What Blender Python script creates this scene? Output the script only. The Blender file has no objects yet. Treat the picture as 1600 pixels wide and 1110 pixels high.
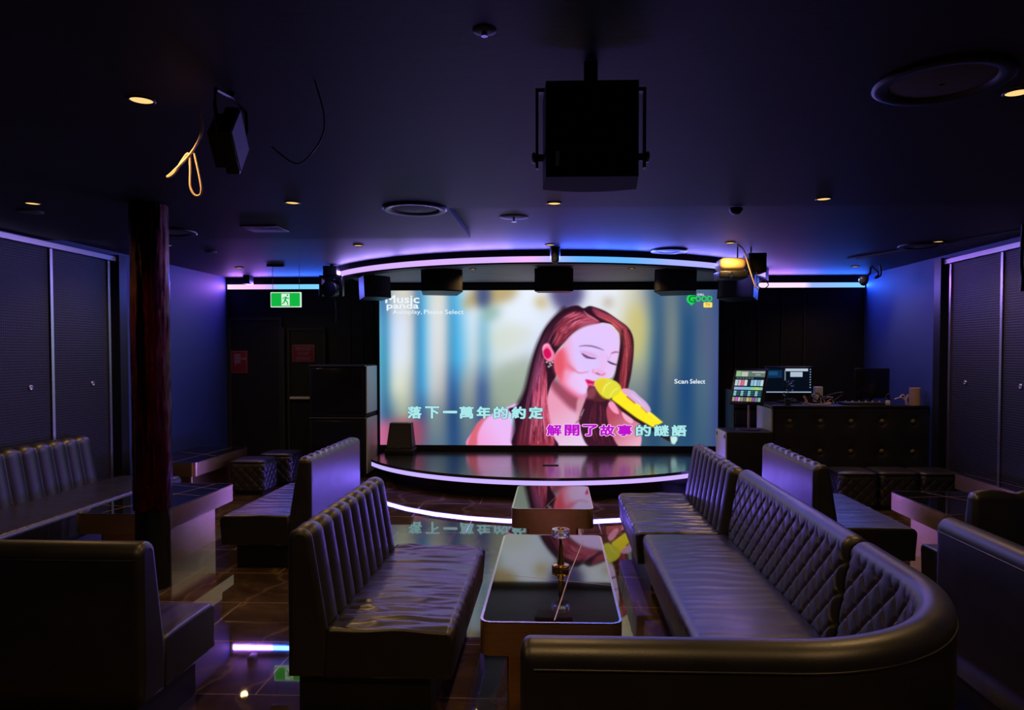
import bpy, bmesh, math, random
import numpy as np
from mathutils import Vector, Matrix, noise
C = bpy.context.scene
COL = C.collection
R = math.radians
random.seed(7)

# ------------------------------------------------------------------ camera, world, exposure
FPX, EYE, YAW, PIT = 1110.0, 1.72, R(2.0), R(1.6)
cam_d = bpy.data.cameras.new('camera')
cam = bpy.data.objects.new('camera', cam_d); COL.objects.link(cam)
cam_d.sensor_width = 36.0; cam_d.lens = 36.0*FPX/1600.0
cam_d.shift_x = -0.01827; cam_d.shift_y = 0.0175
cam_d.clip_start = 0.05
cam.location = (0, 0, EYE); cam.rotation_euler = (R(90)-PIT, 0, YAW)
C.camera = cam
world = bpy.data.worlds.new('world'); C.world = world; world.use_nodes = True
world.node_tree.nodes['Background'].inputs[0].default_value = (0.2, 0.22, 0.5, 1)
world.node_tree.nodes['Background'].inputs[1].default_value = 0.0
C.view_settings.view_transform = 'Standard'; C.view_settings.look = 'None'
C.view_settings.exposure = 0.0; C.view_settings.gamma = 1.0
C.view_settings.use_curve_mapping = False

SPOT_W = 22.0            # watts of one downlight
SCREEN_K = 1.12          # radiance factor of the LED wall
STRIP_K = 1.3           # radiance factor of the LED strips

# ------------------------------------------------------------------ materials
def s2l(c):
    c = np.asarray(c, float)/255.0
    return np.where(c <= .04045, c/12.92, ((c+.055)/1.055)**2.4)
def rgb(*c):
    l = s2l(c); return (float(l[0]), float(l[1]), float(l[2]), 1.0)

class NT:
    def __init__(s, name):
        s.m = bpy.data.materials.new(name); s.m.use_nodes = True
        s.t = s.m.node_tree; s.b = s.t.nodes['Principled BSDF']
    def n(s, ty, **kw):
        nd = s.t.nodes.new(ty)
        for k, v in kw.items(): setattr(nd, k, v)
        return nd
    def l(s, a, b): s.t.links.new(a, b)
    def coord(s, scale=(1, 1, 1), rot=(0, 0, 0), kind='Object'):
        tc = s.n('ShaderNodeTexCoord'); mp = s.n('ShaderNodeMapping')
        mp.inputs['Scale'].default_value = scale; mp.inputs['Rotation'].default_value = rot
        s.l(tc.outputs[kind], mp.inputs['Vector']); return mp.outputs['Vector']
    def ramp(s, fac, stops):
        r = s.n('ShaderNodeValToRGB'); e = r.color_ramp.elements
        e[0].position, e[0].color = stops[0]; e[1].position, e[1].color = stops[-1]
        for p, c in stops[1:-1]:
            k = e.new(p); k.color = c
        s.l(fac, r.inputs['Fac']); return r.outputs['Color']
    def noise(s, vec, scale, detail=4, rough=.55, dist=0):
        nd = s.n('ShaderNodeTexNoise'); nd.inputs['Scale'].default_value = scale
        nd.inputs['Detail'].default_value = detail; nd.inputs['Roughness'].default_value = rough
        nd.inputs['Distortion'].default_value = dist
        s.l(vec, nd.inputs['Vector']); return nd.outputs['Fac']
    def bump(s, h, strength, dist):
        b = s.n('ShaderNodeBump'); b.inputs['Strength'].default_value = strength
        b.inputs['Distance'].default_value = dist
        s.l(h, b.inputs['Height']); s.l(b.outputs['Normal'], s.b.inputs['Normal'])

def plain(name, col, rough=.5, metal=0.0, spec=.5, bump=None, coat=0.0, ior=1.5):
    k = NT(name); b = k.b
    b.inputs['Base Color'].default_value = (*col[:3], 1); b.inputs['Roughness'].default_value = rough
    b.inputs['Metallic'].default_value = metal; b.inputs['Specular IOR Level'].default_value = spec
    b.inputs['Coat Weight'].default_value = coat
    if bump:
        k.bump(k.noise(k.coord(), bump[0]), bump[1], bump[2])
    return k.m

def leather(name, base=(.013, .012, .015), rough=.40):
    k = NT(name); v = k.coord()
    n1 = k.noise(v, 6, 3); n2 = k.noise(v, 160, 2)
    c = k.ramp(n1, [(.3, (*[x*.75 for x in base], 1)), (.75, (*[x*1.3 for x in base], 1))])
    k.l(c, k.b.inputs['Base Color'])
    mr = k.n('ShaderNodeMapRange'); mr.inputs['To Min'].default_value = rough-.07; mr.inputs['To Max'].default_value = rough+.08
    k.l(n1, mr.inputs['Value']); k.l(mr.outputs['Result'], k.b.inputs['Roughness'])
    k.b.inputs['IOR'].default_value = 1.78
    k.bump(n2, .18, .002)
    return k.m

def brushed_gold(name):
    k = NT(name); v = k.coord((3, 3, 90))
    n = k.noise(v, 4, 3)
    c = k.ramp(n, [(.3, (.74, .47, .20, 1)), (.7, (.88, .60, .30, 1))])
    k.l(c, k.b.inputs['Base Color']); k.b.inputs['Metallic'].default_value = 1
    mr = k.n('ShaderNodeMapRange'); mr.inputs['To Min'].default_value = .26; mr.inputs['To Max'].default_value = .42
    k.l(n, mr.inputs['Value']); k.l(mr.outputs['Result'], k.b.inputs['Roughness'])
    return k.m

def floor_tiles():
    k = NT('brown marble tiles'); v = k.coord()
    br = k.n('ShaderNodeTexBrick', offset=0.5)
    br.inputs['Scale'].default_value = 1.0; br.inputs['Mortar Size'].default_value = .004
    br.inputs['Brick Width'].default_value = 1.3; br.inputs['Row Height'].default_value = .65
    br.inputs['Mortar Smooth'].default_value = 0.2
    br.inputs['Color1'].default_value = (.5, .5, .5, 1); br.inputs['Color2'].default_value = (.9, .9, .9, 1)
    mp = k.n('ShaderNodeMapping'); tc = k.n('ShaderNodeTexCoord')
    mp.inputs['Location'].default_value = (.86, .42, 0)
    k.l(tc.outputs['Object'], mp.inputs['Vector']); k.l(mp.outputs['Vector'], br.inputs['Vector'])
    n1 = k.noise(v, 1.7, 7, .62, 1.6)
    stone = k.ramp(n1, [(.25, (.022, .013, .008, 1)), (.5, (.055, .034, .019, 1)), (.66, (.10, .066, .040, 1)), (.8, (.035, .021, .013, 1))])
    wv = k.n('ShaderNodeTexWave'); wv.inputs['Scale'].default_value = .8; wv.inputs['Distortion'].default_value = 9
    wv.inputs['Detail'].default_value = 4; wv.inputs['Detail Scale'].default_value = 1.3
    k.l(v, wv.inputs['Vector'])
    vein = k.ramp(wv.outputs['Fac'], [(.955, (0, 0, 0, 1)), (1.0, (.06, .04, .025, 1))])
    add = k.n('ShaderNodeMix', data_type='RGBA', blend_type='ADD'); add.inputs['Factor'].default_value = 1
    k.l(stone, add.inputs['A']); k.l(vein, add.inputs['B'])
    mx = k.n('ShaderNodeMix', data_type='RGBA'); k.l(br.outputs['Fac'], mx.inputs['Factor'])
    k.l(add.outputs['Result'], mx.inputs['A']); mx.inputs['B'].default_value = (.26, .19, .10, 1)
    k.l(mx.outputs['Result'], k.b.inputs['Base Color'])
    n2 = k.noise(v, 3.1, 5)
    mr = k.n('ShaderNodeMapRange'); mr.inputs['To Min'].default_value = .006; mr.inputs['To Max'].default_value = .045
    k.l(n2, mr.inputs['Value']); k.l(mr.outputs['Result'], k.b.inputs['Roughness'])
    k.b.inputs['IOR'].default_value = 1.68
    inv = k.n('ShaderNodeMath', operation='SUBTRACT'); inv.inputs[0].default_value = 1
    k.l(br.outputs['Fac'], inv.inputs[1]); k.bump(inv.outputs['Value'], .25, .002)
    return k.m

def stage_wood():
    k = NT('dark stage planks'); v = k.coord((.35, 9, 1))
    n = k.noise(v, 5, 5)
    c = k.ramp(n, [(.3, (.012, .011, .013, 1)), (.7, (.035, .032, .038, 1))])
    k.l(c, k.b.inputs['Base Color'])
    br = k.n('ShaderNodeTexBrick'); br.inputs['Scale'].default_value = 1
    br.inputs['Brick Width'].default_value = 1.4; br.inputs['Row Height'].default_value = .095
    br.inputs['Mortar Size'].default_value = .003
    k.l(k.coord(), br.inputs['Vector'])
    mr = k.n('ShaderNodeMapRange'); mr.inputs['To Min'].default_value = .11; mr.inputs['To Max'].default_value = .24; k.b.inputs['IOR'].default_value = 2.2
    k.l(n, mr.inputs['Value']); k.l(mr.outputs['Result'], k.b.inputs['Roughness'])
    ad = k.n('ShaderNodeMath', operation='SUBTRACT'); k.l(n, ad.inputs[0]); k.l(br.outputs['Fac'], ad.inputs[1])
    k.bump(ad.outputs['Value'], .12, .003)
    return k.m

def perforated():
    k = NT('perforated acoustic board'); v = k.coord((1, 1, 1))
    sep = k.n('ShaderNodeSeparateXYZ'); k.l(v, sep.inputs['Vector'])
    def tri(sock, per):
        a = k.n('ShaderNodeMath', operation='MULTIPLY'); a.inputs[1].default_value = 2*math.pi/per; k.l(sock, a.inputs[0])
        s_ = k.n('ShaderNodeMath', operation='SINE'); k.l(a.outputs[0], s_.inputs[0]); return s_.outputs[0]
    sm = k.n('ShaderNodeMath', operation='ADD'); k.l(sep.outputs['Y'], sm.inputs[0]); k.l(sep.outputs['Z'], sm.inputs[1])
    df = k.n('ShaderNodeMath', operation='SUBTRACT'); k.l(sep.outputs['Y'], df.inputs[0]); k.l(sep.outputs['Z'], df.inputs[1])
    m = k.n('ShaderNodeMath', operation='MULTIPLY'); k.l(tri(sm.outputs[0], .05), m.inputs[0]); k.l(tri(df.outputs[0], .05), m.inputs[1])
    c = k.ramp(m.outputs[0], [(.2, (.014, .014, .019, 1)), (.55, (.004, .004, .006, 1))])
    k.l(c, k.b.inputs['Base Color']); k.b.inputs['Roughness'].default_value = .55
    k.bump(m.outputs[0], .3, .004)
    return k.m

def black_marble():
    k = NT('polished black marble'); v = k.coord()
    n = k.noise(v, 4, 6, .6, .8)
    c = k.ramp(n, [(.35, (.004, .004, .004, 1)), (.75, (.011, .010, .009, 1))])
    k.l(c, k.b.inputs['Base Color']); k.b.inputs['Roughness'].default_value = .035
    k.b.inputs['IOR'].default_value = 2.3
    return k.m

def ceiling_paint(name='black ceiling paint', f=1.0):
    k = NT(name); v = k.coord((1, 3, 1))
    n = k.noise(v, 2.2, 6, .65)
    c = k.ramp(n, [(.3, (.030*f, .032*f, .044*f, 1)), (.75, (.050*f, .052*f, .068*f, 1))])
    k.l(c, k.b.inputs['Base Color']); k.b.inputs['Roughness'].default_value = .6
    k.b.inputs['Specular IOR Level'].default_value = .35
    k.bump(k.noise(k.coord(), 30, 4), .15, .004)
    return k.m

def red_foil():
    k = NT('crinkled red foil'); v = k.coord((30, 30, 5))
    n = k.noise(v, 3, 7, .75, 1.2)
    c = k.ramp(n, [(.35, (.012, .001, .002, 1)), (.62, (.10, .005, .010, 1)), (.8, (.50, .06, .06, 1))])
    k.l(c, k.b.inputs['Base Color']); k.b.inputs['Metallic'].default_value = 1; k.b.inputs['Roughness'].default_value = .22
    k.bump(n, .9, .02)
    return k.m

def attr_emit(name, strength):
    k = NT(name); t = k.t; t.nodes.remove(k.b)
    a = k.n('ShaderNodeAttribute'); a.attribute_name = 'Col'
    e = k.n('ShaderNodeEmission'); e.inputs['Strength'].default_value = strength
    k.l(a.outputs['Color'], e.inputs['Color'])
    k.l(e.outputs['Emission'], t.nodes['Material Output'].inputs['Surface'])
    return k.m

def emit(name, col, strength):
    k = NT(name); k.t.nodes.remove(k.b)
    e = k.n('ShaderNodeEmission'); e.inputs['Strength'].default_value = strength; e.inputs['Color'].default_value = col
    k.l(e.outputs['Emission'], k.t.nodes['Material Output'].inputs['Surface'])
    return k.m

def clear_acrylic():
    k = NT('clear acrylic'); k.b.inputs['Transmission Weight'].default_value = .9
    k.b.inputs['Base Color'].default_value = (.9, .85, .8, 1); k.b.inputs['Roughness'].default_value = .12
    k.b.inputs['IOR'].default_value = 1.45
    return k.m

M = dict(
    leather=leather('black leather', (.008, .0075, .011), .41), leather_top=leather('black leather seat', (.0075, .007, .010), .36),
    kick=plain('black plinth board', (.006, .006, .007), .5),
    gold=brushed_gold('brushed rose gold metal'), marble=black_marble(),
    edge=plain('bright edge trim', (.62, .52, .42), .22, 1.0),
    vein=plain('gold marble vein', (.42, .30, .15), .3),
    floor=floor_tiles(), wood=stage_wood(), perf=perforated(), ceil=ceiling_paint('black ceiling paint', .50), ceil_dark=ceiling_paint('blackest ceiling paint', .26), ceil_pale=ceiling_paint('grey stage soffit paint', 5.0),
    wall=plain('navy wall paint', (.032, .062, .20), .62, bump=(35, .1, .003)),
    wall_black=plain('black wall boards', (.005, .005, .007), .55, bump=(20, .1, .003)),
    black=plain('black plastic', (.006, .006, .007), .42), black_rough=plain('black carpet board', (.005, .005, .006), .8, bump=(200, .3, .002)),
    black_gloss=plain('gloss black lacquer', (.010, .010, .012), .2),
    grey=plain('pale grey and lit cabinet side', (.62, .64, .70), .45),  # pale base stands in for light on dark cabinet sides; also plain grey parts
    alu=plain('brushed aluminium', (.62, .58, .62), .34, 1.0), steel=plain('steel', (.5, .5, .5), .3, 1.0),
    brass=plain('polished brass', (.72, .46, .18), .16, 1.0), acrylic=clear_acrylic(),
    foil=red_foil(), sign_red=plain('red sign plate', (.20, .012, .030), .45),
    sign_ink=plain('pale sign ink', (.24, .16, .24), .5),
    white=plain('white plastic', (.6, .58, .55), .5), cream=plain('tan paper cup', (.55, .36, .24), .6),
    cable=plain('black cable', (.012, .010, .010), .45), cable_tan=plain('tan cable', (.78, .55, .36), .5),
    leaf=plain('green leaf', (.025, .09, .03), .45), pot=plain('dark pot', (.03, .05, .06), .5),
    grey_dark=plain('dark grey grille', (.022, .022, .026), .6), grille=plain('grey speaker grille', (.085, .082, .095), .6),
    lens=plain('dark glass lens', (.01, .012, .02), .06, spec=.8),
    panel=plain('pale light panel', (.62, .63, .80), .35),
    brass_dull=plain('dull brass button', (.16, .11, .05), .45, .6), housing=plain('beige projector housing', (.55, .38, .13), .5),
    screen=attr_emit('led wall picture', SCREEN_K), strip=attr_emit('led strip light', STRIP_K), lcd=attr_emit('lcd picture', .8),
    lamp=emit('warm downlight glow', rgb(255, 205, 130), 1.15), exit_green=emit('exit sign green', rgb(20, 190, 70), .9),
    exit_white=emit('exit sign white', rgb(225, 255, 235), .9),
    t_white=emit('white screen text', rgb(235, 245, 255), 1.0), t_cyan=emit('pale cyan lyric', rgb(170, 232, 236), 1.0),
    t_rim=emit('lyric outline', rgb(40, 90, 110), .8), t_mag=emit('magenta lyric', rgb(190, 20, 205), 1.0), t_pink=emit('pale pink lyric rim', rgb(250, 205, 250), 1.0),
    t_green=emit('green logo', rgb(30, 215, 85), 1.0), t_dgreen=emit('deep green logo', rgb(15, 120, 60), 1.0), t_yellow=emit('yellow tag', rgb(255, 226, 110), 1.0), t_brown=emit('brown tag text', rgb(150, 110, 30), 1.0),
    knob_glow=emit('white ring light', rgb(220, 225, 235), .9),
)

# ------------------------------------------------------------------ mesh helpers
class MB:
    def __init__(s): s.v = []; s.f = []; s.mi = []; s.sm = []; s.fc = []; s.T = Matrix()
    def add(s, vs, fs, mi=0, smooth=False, col=None):
        o = len(s.v); s.v += [tuple(s.T @ Vector(p)) for p in vs]
        for f in fs:
            s.f.append([i+o for i in f]); s.mi.append(mi); s.sm.append(smooth); s.fc.append(col)
        return s
    def box(s, x0, x1, y0, y1, z0, z1, mi=0, col=None):
        vs = [(x, y, z) for z in (z0, z1) for y in (y0, y1) for x in (x0, x1)]
        fs = [(0, 2, 3, 1), (4, 5, 7, 6), (0, 1, 5, 4), (2, 6, 7, 3), (0, 4, 6, 2), (1, 3, 7, 5)]
        return s.add(vs, fs, mi, False, col)
    def rbox(s, x0, x1, y0, y1, z0, z1, r=.01, seg=2, mi=0):
        bm = bmesh.new(); bmesh.ops.create_cube(bm, size=1)
        for v in bm.verts:
            v.co = Vector(((x0+x1)/2+v.co.x*(x1-x0), (y0+y1)/2+v.co.y*(y1-y0), (z0+z1)/2+v.co.z*(z1-z0)))
        bmesh.ops.bevel(bm, geom=list(bm.edges), offset=r, segments=seg, profile=.5, affect='EDGES')
        bm.verts.index_update()
        s.add([v.co[:] for v in bm.verts], [[v.index for v in f.verts] for f in bm.faces], mi, True); bm.free(); return s
    def prism(s, poly, z0, z1, mi=0, mi_top=None, smooth=False):
        n = len(poly); vs = [(x, y, z0) for x, y in poly]+[(x, y, z1) for x, y in poly]
        s.add(vs, [tuple(range(n))[::-1]], mi)
        s.add(vs, [tuple(range(n, 2*n))], mi if mi_top is None else mi_top)
        s.add(vs, [(i, (i+1) % n, n+(i+1) % n, n+i) for i in range(n)], mi, smooth); return s
    def lathe(s, prof, seg=24, c=(0, 0, 0), mi=0, smooth=True, cap=True):
        vs = []; fs = []
        for r, z in prof:
            for k in range(seg):
                a = 2*math.pi*k/seg; vs.append((c[0]+r*math.cos(a), c[1]+r*math.sin(a), c[2]+z))
        for i in range(len(prof)-1):
            for k in range(seg):
                fs.append((i*seg+k, i*seg+(k+1) % seg, (i+1)*seg+(k+1) % seg, (i+1)*seg+k))
        s.add(vs, fs, mi, smooth)
        if cap:
            s.add(vs, [tuple(range(seg))[::-1], tuple(range((len(prof)-1)*seg, len(prof)*seg))], mi)
        return s
    def tube(s, pts, r, seg=8, mi=0, closed=False):
        pts = [Vector(p) for p in pts]; n = len(pts); vs = []; fs = []
        up = Vector((.31, .17, .93))
        for i, p in enumerate(pts):
            a = pts[(i-1) % n] if (closed or i > 0) else p; b = pts[(i+1) % n] if (closed or i < n-1) else p
            t = (b-a).normalized(); x = t.cross(up)
            if x.length < 1e-3: x = t.cross(Vector((1, 0, 0)))
            x.normalize(); y = t.cross(x)
            for k in range(seg):
                q = p+(x*math.cos(2*math.pi*k/seg)+y*math.sin(2*math.pi*k/seg))*r; vs.append(q[:])
        m = n if closed else n-1
        for i in range(m):
            j = (i+1) % n
            for k in range(seg): fs.append((i*seg+k, i*seg+(k+1) % seg, j*seg+(k+1) % seg, j*seg+k))
        s.add(vs, fs, mi, True)
        if not closed: s.add(vs, [tuple(range(seg))[::-1], tuple(range((n-1)*seg, n*seg))], mi)
        return s
    def grid(s, rows, mi=0, closed_v=False, smooth=True):
        nr, nc = len(rows), len(rows[0]); vs = [p for r in rows for p in r]; fs = []
        for i in range(nr-1):
            for j in range(nc if closed_v else nc-1):
                k = (j+1) % nc; fs.append((i*nc+j, i*nc+k, (i+1)*nc+k, (i+1)*nc+j))
        return s.add(vs, fs, mi, smooth)
    def build(s, name, mats, parent=None, loc=None):
        me = bpy.data.meshes.new(name); me.from_pydata(s.v, [], s.f)
        if not isinstance(mats, (list, tuple)): mats = [mats]
        for m in mats: me.materials.append(m)
        me.polygons.foreach_set('material_index', s.mi); me.polygons.foreach_set('use_smooth', s.sm)
        if any(c is not None for c in s.fc):
            at = me.color_attributes.new('Col', 'FLOAT_COLOR', 'CORNER'); data = []
            for f, c in zip(s.f, s.fc):
                c = c or (0, 0, 0)
                for i in range(len(f)):
                    data += [*(c[i] if isinstance(c, list) else c)][:3]+[1.0]
            at.data.foreach_set('color', data)
        bm = bmesh.new(); bm.from_mesh(me); bmesh.ops.recalc_face_normals(bm, faces=bm.faces[:]) if not any(c is not None for c in s.fc) else None
        bm.to_mesh(me); bm.free(); me.update()
        o = bpy.data.objects.new(name, me); COL.objects.link(o)
        if parent: o.parent = parent
        if loc is not None: o.location = loc
        return o

def tag(o, label=None, cat=None, group=None, kind=None):
    if label: o['label'] = label
    if cat: o['category'] = cat
    if group: o['group'] = group
    if kind: o['kind'] = kind
    return o
def thing(name, label, cat, loc=(0, 0, 0), rz=0, group=None, rot=None):
    o = bpy.data.objects.new(name, None); COL.objects.link(o); o.empty_display_size = .1
    o.location = loc; o.rotation_euler = rot if rot else (0, 0, rz)
    return tag(o, label, cat, group)
def struct(o): o['kind'] = 'structure'; return o
def dup(root, loc, rz, label, group=None):
    r = root.copy(); COL.objects.link(r); r.location = loc; r.rotation_euler = (0, 0, rz); r['label'] = label
    if group: r['group'] = group
    for ch in list(root.children):
        c = ch.copy(); COL.objects.link(c); c.parent = r
        for g in list(ch.children):
            d = g.copy(); COL.objects.link(d); d.parent = c
    return r
def rrect(x0, x1, y0, y1, r, seg=6):
    out = []
    for cx, cy, a0 in ((x1-r, y1-r, 0), (x0+r, y1-r, 90), (x0+r, y0+r, 180), (x1-r, y0+r, 270)):
        for k in range(seg+1):
            a = R(a0+90*k/seg); out.append((cx+r*math.cos(a), cy+r*math.sin(a)))
    return out
def text_mesh(body, x0, x1, z0, z1, y, offset=0.0, shear=0.0, grow=0.0):
    cu = bpy.data.curves.new('txt', 'FONT'); cu.body = body; cu.size = 1; cu.offset = offset; cu.shear = shear; cu.resolution_u = 3
    ob = bpy.data.objects.new('txt', cu); COL.objects.link(ob)
    dg = bpy.context.evaluated_depsgraph_get(); dg.update()
    me = bpy.data.meshes.new_from_object(ob.evaluated_get(dg)); bpy.data.objects.remove(ob); bpy.data.curves.remove(cu)
    n = len(me.vertices); co = np.zeros(n*3); me.vertices.foreach_get('co', co); co = co.reshape(-1, 3)
    mn, mx = co.min(0), co.max(0); out = []
    for p in co:
        out.append((x0-grow+(p[0]-mn[0])/(mx[0]-mn[0])*(x1-x0+2*grow), y, z0-grow+(p[1]-mn[1])/max(mx[1]-mn[1], 1e-6)*(z1-z0+2*grow)))
    fs = [list(p.vertices) for p in me.polygons]; bpy.data.meshes.remove(me)
    return out, fs

# ------------------------------------------------------------------ room shell
XL, XR, YB, YF, ZC, ZC2 = -4.88, 4.46, 10.45, -2.5, 2.80, 2.84
struct(MB().box(XL-.15, XR+.15, YF, YB+.15, -.12, 0).build('floor', M['floor']))
cl = MB()
cl.prism([(XL, YF), (XR, YF), (XR, 5.30), (-.80, 5.30), (-.80, 6.67), (XL, 6.67)], ZC, ZC+.14)
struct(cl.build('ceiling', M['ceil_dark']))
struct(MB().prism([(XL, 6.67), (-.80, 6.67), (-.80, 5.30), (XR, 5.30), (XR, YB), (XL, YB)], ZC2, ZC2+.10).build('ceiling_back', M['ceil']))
struct(MB().box(XL-.15, XL, YF, YB+.15, 0, 2.94).build('wall_left', M['wall']))
struct(MB().box(XR, XR+.15, YF, YB+.15, 0, 2.94).build('wall_right', M['wall']))
struct(MB().box(XL, XR, YB, YB+.15, 0, 2.94).build('wall_back', M['wall_black']))
struct(MB().box(XL, XR, YF-.15, YF, 0, 2.94).build('wall_front', M['wall_black']))

# curved bulkhead over the stage
def arc(cx, cy, r, a0, a1, n):
    return [(cx+r*math.sin(R(a0+(a1-a0)*i/n)), cy-r*math.cos(R(a0+(a1-a0)*i/n))) for i in range(n+1)]
ACX, ACY, AR = -.12, 11.0, 3.26
A = arc(ACX, ACY, AR, -60, 66, 48); Ai = arc(ACX, ACY, AR-.16, -60, 66, 48)
bk = MB()
bk.prism(A+Ai[::-1], 2.69, ZC2, smooth=False)
inner = [p for p in Ai if p[1] < YB]
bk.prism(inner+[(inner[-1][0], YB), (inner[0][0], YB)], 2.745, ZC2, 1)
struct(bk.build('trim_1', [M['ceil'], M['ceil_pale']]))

def lerp3(stops, t):
    for (a, ca), (b, cb) in zip(stops, stops[1:]):
        if t <= b: k = (t-a)/(b-a) if b > a else 0; return tuple(s2l(np.array(ca)*(1-k)+np.array(cb)*k))
    return tuple(s2l(stops[-1][1]))
LAV, PNK, BLU, WHP, SKY = (196, 160, 240), (225, 165, 235), (90, 165, 238), (238, 205, 240), (110, 190, 235)
def ribbon(path, z0, z1, cols, name, label, parent=None, depth=.012, inward=None, diodes=8, watts=6.0, throw=((0, (110, 90, 255)), (1, (110, 90, 255)))):
    mb = MB(); n = len(path)
    for i in range(n-1):
        (xa, ya), (xb, yb) = path[i], path[i+1]
        ca, cb = lerp3(cols, i/(n-1)), lerp3(cols, (i+1)/(n-1))
        mb.add([(xa, ya, z0), (xb, yb, z0), (xb, yb, z1), (xa, ya, z1)], [(0, 1, 2, 3)], 0, False, [ca, cb, cb, ca])
    # closed thin body behind the diffuser
    back = [(x+inward[0]*depth, y+inward[1]*depth) for x, y in path] if inward else path
    for i in range(n-1):
        (xa, ya), (xb, yb) = path[i], path[i+1]; (xc, yc), (xd, yd) = back[i+1], back[i]
        for z, w in ((z0, 0), (z1, 1)):
            mb.add([(xa, ya, z), (xb, yb, z), (xc, yc, z), (xd, yd, z)], [(0, 1, 2, 3)], 1, False, (0, 0, 0))
    o = mb.build(name, [M['strip'], M['black']], parent)
    if not parent: tag(o, label, 'light strip')
    # the diodes of the strip: short area lamps just in front of the diffuser, coloured like their stretch
    for k in range(diodes):
        u = (k+.5)/diodes; i = min(int(u*(n-1)), n-2)
        (xa, ya), (xb, yb) = path[i], path[i+1]; mx, my = (xa+xb)/2, (ya+yb)/2
        t_ = Vector((xb-xa, yb-ya, 0)).normalized(); nv = Vector((t_.y, -t_.x, 0))
        c = lerp3(throw, u); length = sum(math.hypot(q[0]-p[0], q[1]-p[1]) for p, q in zip(path, path[1:]))/diodes
        ld = bpy.data.lights.new('diodes', 'AREA'); ld.shape = 'RECTANGLE'; ld.size = length; ld.size_y = (z1-z0)*.9
        ld.color = c; ld.energy = watts*length
        lo = bpy.data.objects.new('diodes', ld); COL.objects.link(lo); lo.parent = o
        zdir = -nv; lo.matrix_local = Matrix((t_, zdir.cross(t_), zdir)).transposed().to_4x4(); lo.location = (mx+nv.x*.006, my+nv.y*.006, (z0+z1)/2)
    return o
Ar = arc(ACX, ACY, AR+.012, -57, 61, 60)
ribbon(Ar, 2.706, 2.770, [(0, LAV), (.40, LAV), (.46, PNK), (.505, (150, 165, 240)), (.54, BLU), (.62, BLU), (.70, (150, 160, 240)), (1, LAV)],
       'led_light_strip', 'curved lavender and blue light strip on the arched bulkhead over the stage', inward=(0, 1), diodes=14, watts=11.0, throw=((0, (160, 135, 245)), (.42, (160, 135, 245)), (.5, (70, 90, 255)), (.6, (60, 100, 255)), (.72, (120, 115, 250)), (1, (160, 135, 245))))
nseg = 30
ribbon([(XL+.02+(1.50)*i/nseg, YB-.055) for i in range(nseg+1)], 2.665, 2.735, [(0, WHP), (.36, PNK), (.46, (170, 165, 235)), (.5, SKY), (1, SKY)],
       'led_light_strip', 'pink to blue light strip on the back wall above the exit sign', inward=(0, 1), depth=.05, diodes=5, watts=13.0, throw=((0, (190, 120, 255)), (.3, (170, 110, 255)), (.5, (60, 100, 255)), (1, (50, 100, 255))))
ribbon([(2.72+(XR-.02-2.72)*i/nseg, YB-.055) for i in range(nseg+1)], 2.665, 2.735, [(0, WHP), (.5, WHP), (.56, (140, 165, 240)), (1, SKY)],
       'led_light_strip', 'pink to blue light strip on the back wall above the counter', inward=(0, 1), depth=.05, diodes=5, watts=13.0, throw=((0, (180, 120, 255)), (.45, (170, 120, 255)), (.55, (50, 100, 255)), (1, (45, 100, 255))))

# back wall boards: cornice, doors, battens
struct(MB().box(XL+.005, -2.62, YB-.05, YB-.002, 2.742, 2.80).box(2.62, XR-.005, YB-.05, YB-.002, 2.742, 2.80).build('trim_2', M['black']))
bt = MB()
for x in (-3.05, -2.86, -2.70): bt.box(x-.012, x+.012, YB-.02, YB-.002, 0, 2.62)
for x in (2.62, 2.95, 3.28, 3.6): bt.box(x-.012, x+.012, YB-.02, YB-.002, 0, 2.6)
struct(bt.build('trim_3', M['grey_dark']))
def door(name, x0, x1, z1, y):
    d = bpy.data.objects.new(name, None); COL.objects.link(d); d['kind'] = 'structure'
    MB().box(x0+.05, x1-.05, y-.045, y-.004, .01, z1-.05).build('door_leaf', M['wall_black'], d)
    MB().box(x0, x0+.045, y-.06, y-.004, 0, z1).box(x1-.045, x1, y-.06, y-.004, 0, z1).box(x0+.045, x1-.045, y-.06, y-.004, z1-.045, z1).build('door_frame', M['grey_dark'], d)
    return d
door('door_1', -4.86, -4.05, 2.25, YB)
d2 = door('door_2', -3.98, -3.40, 2.10, YB)
MB().box(-3.93, -3.45, YB-.085, YB-.047, 1.04, 1.075).build('push_bar', M['grey'], d2)
struct(MB().lathe([(.035, 0), (.035, 2.1)], 12, (-4.015, YB-.10, .0)).build('trim_4', M['grey_dark']))

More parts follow.
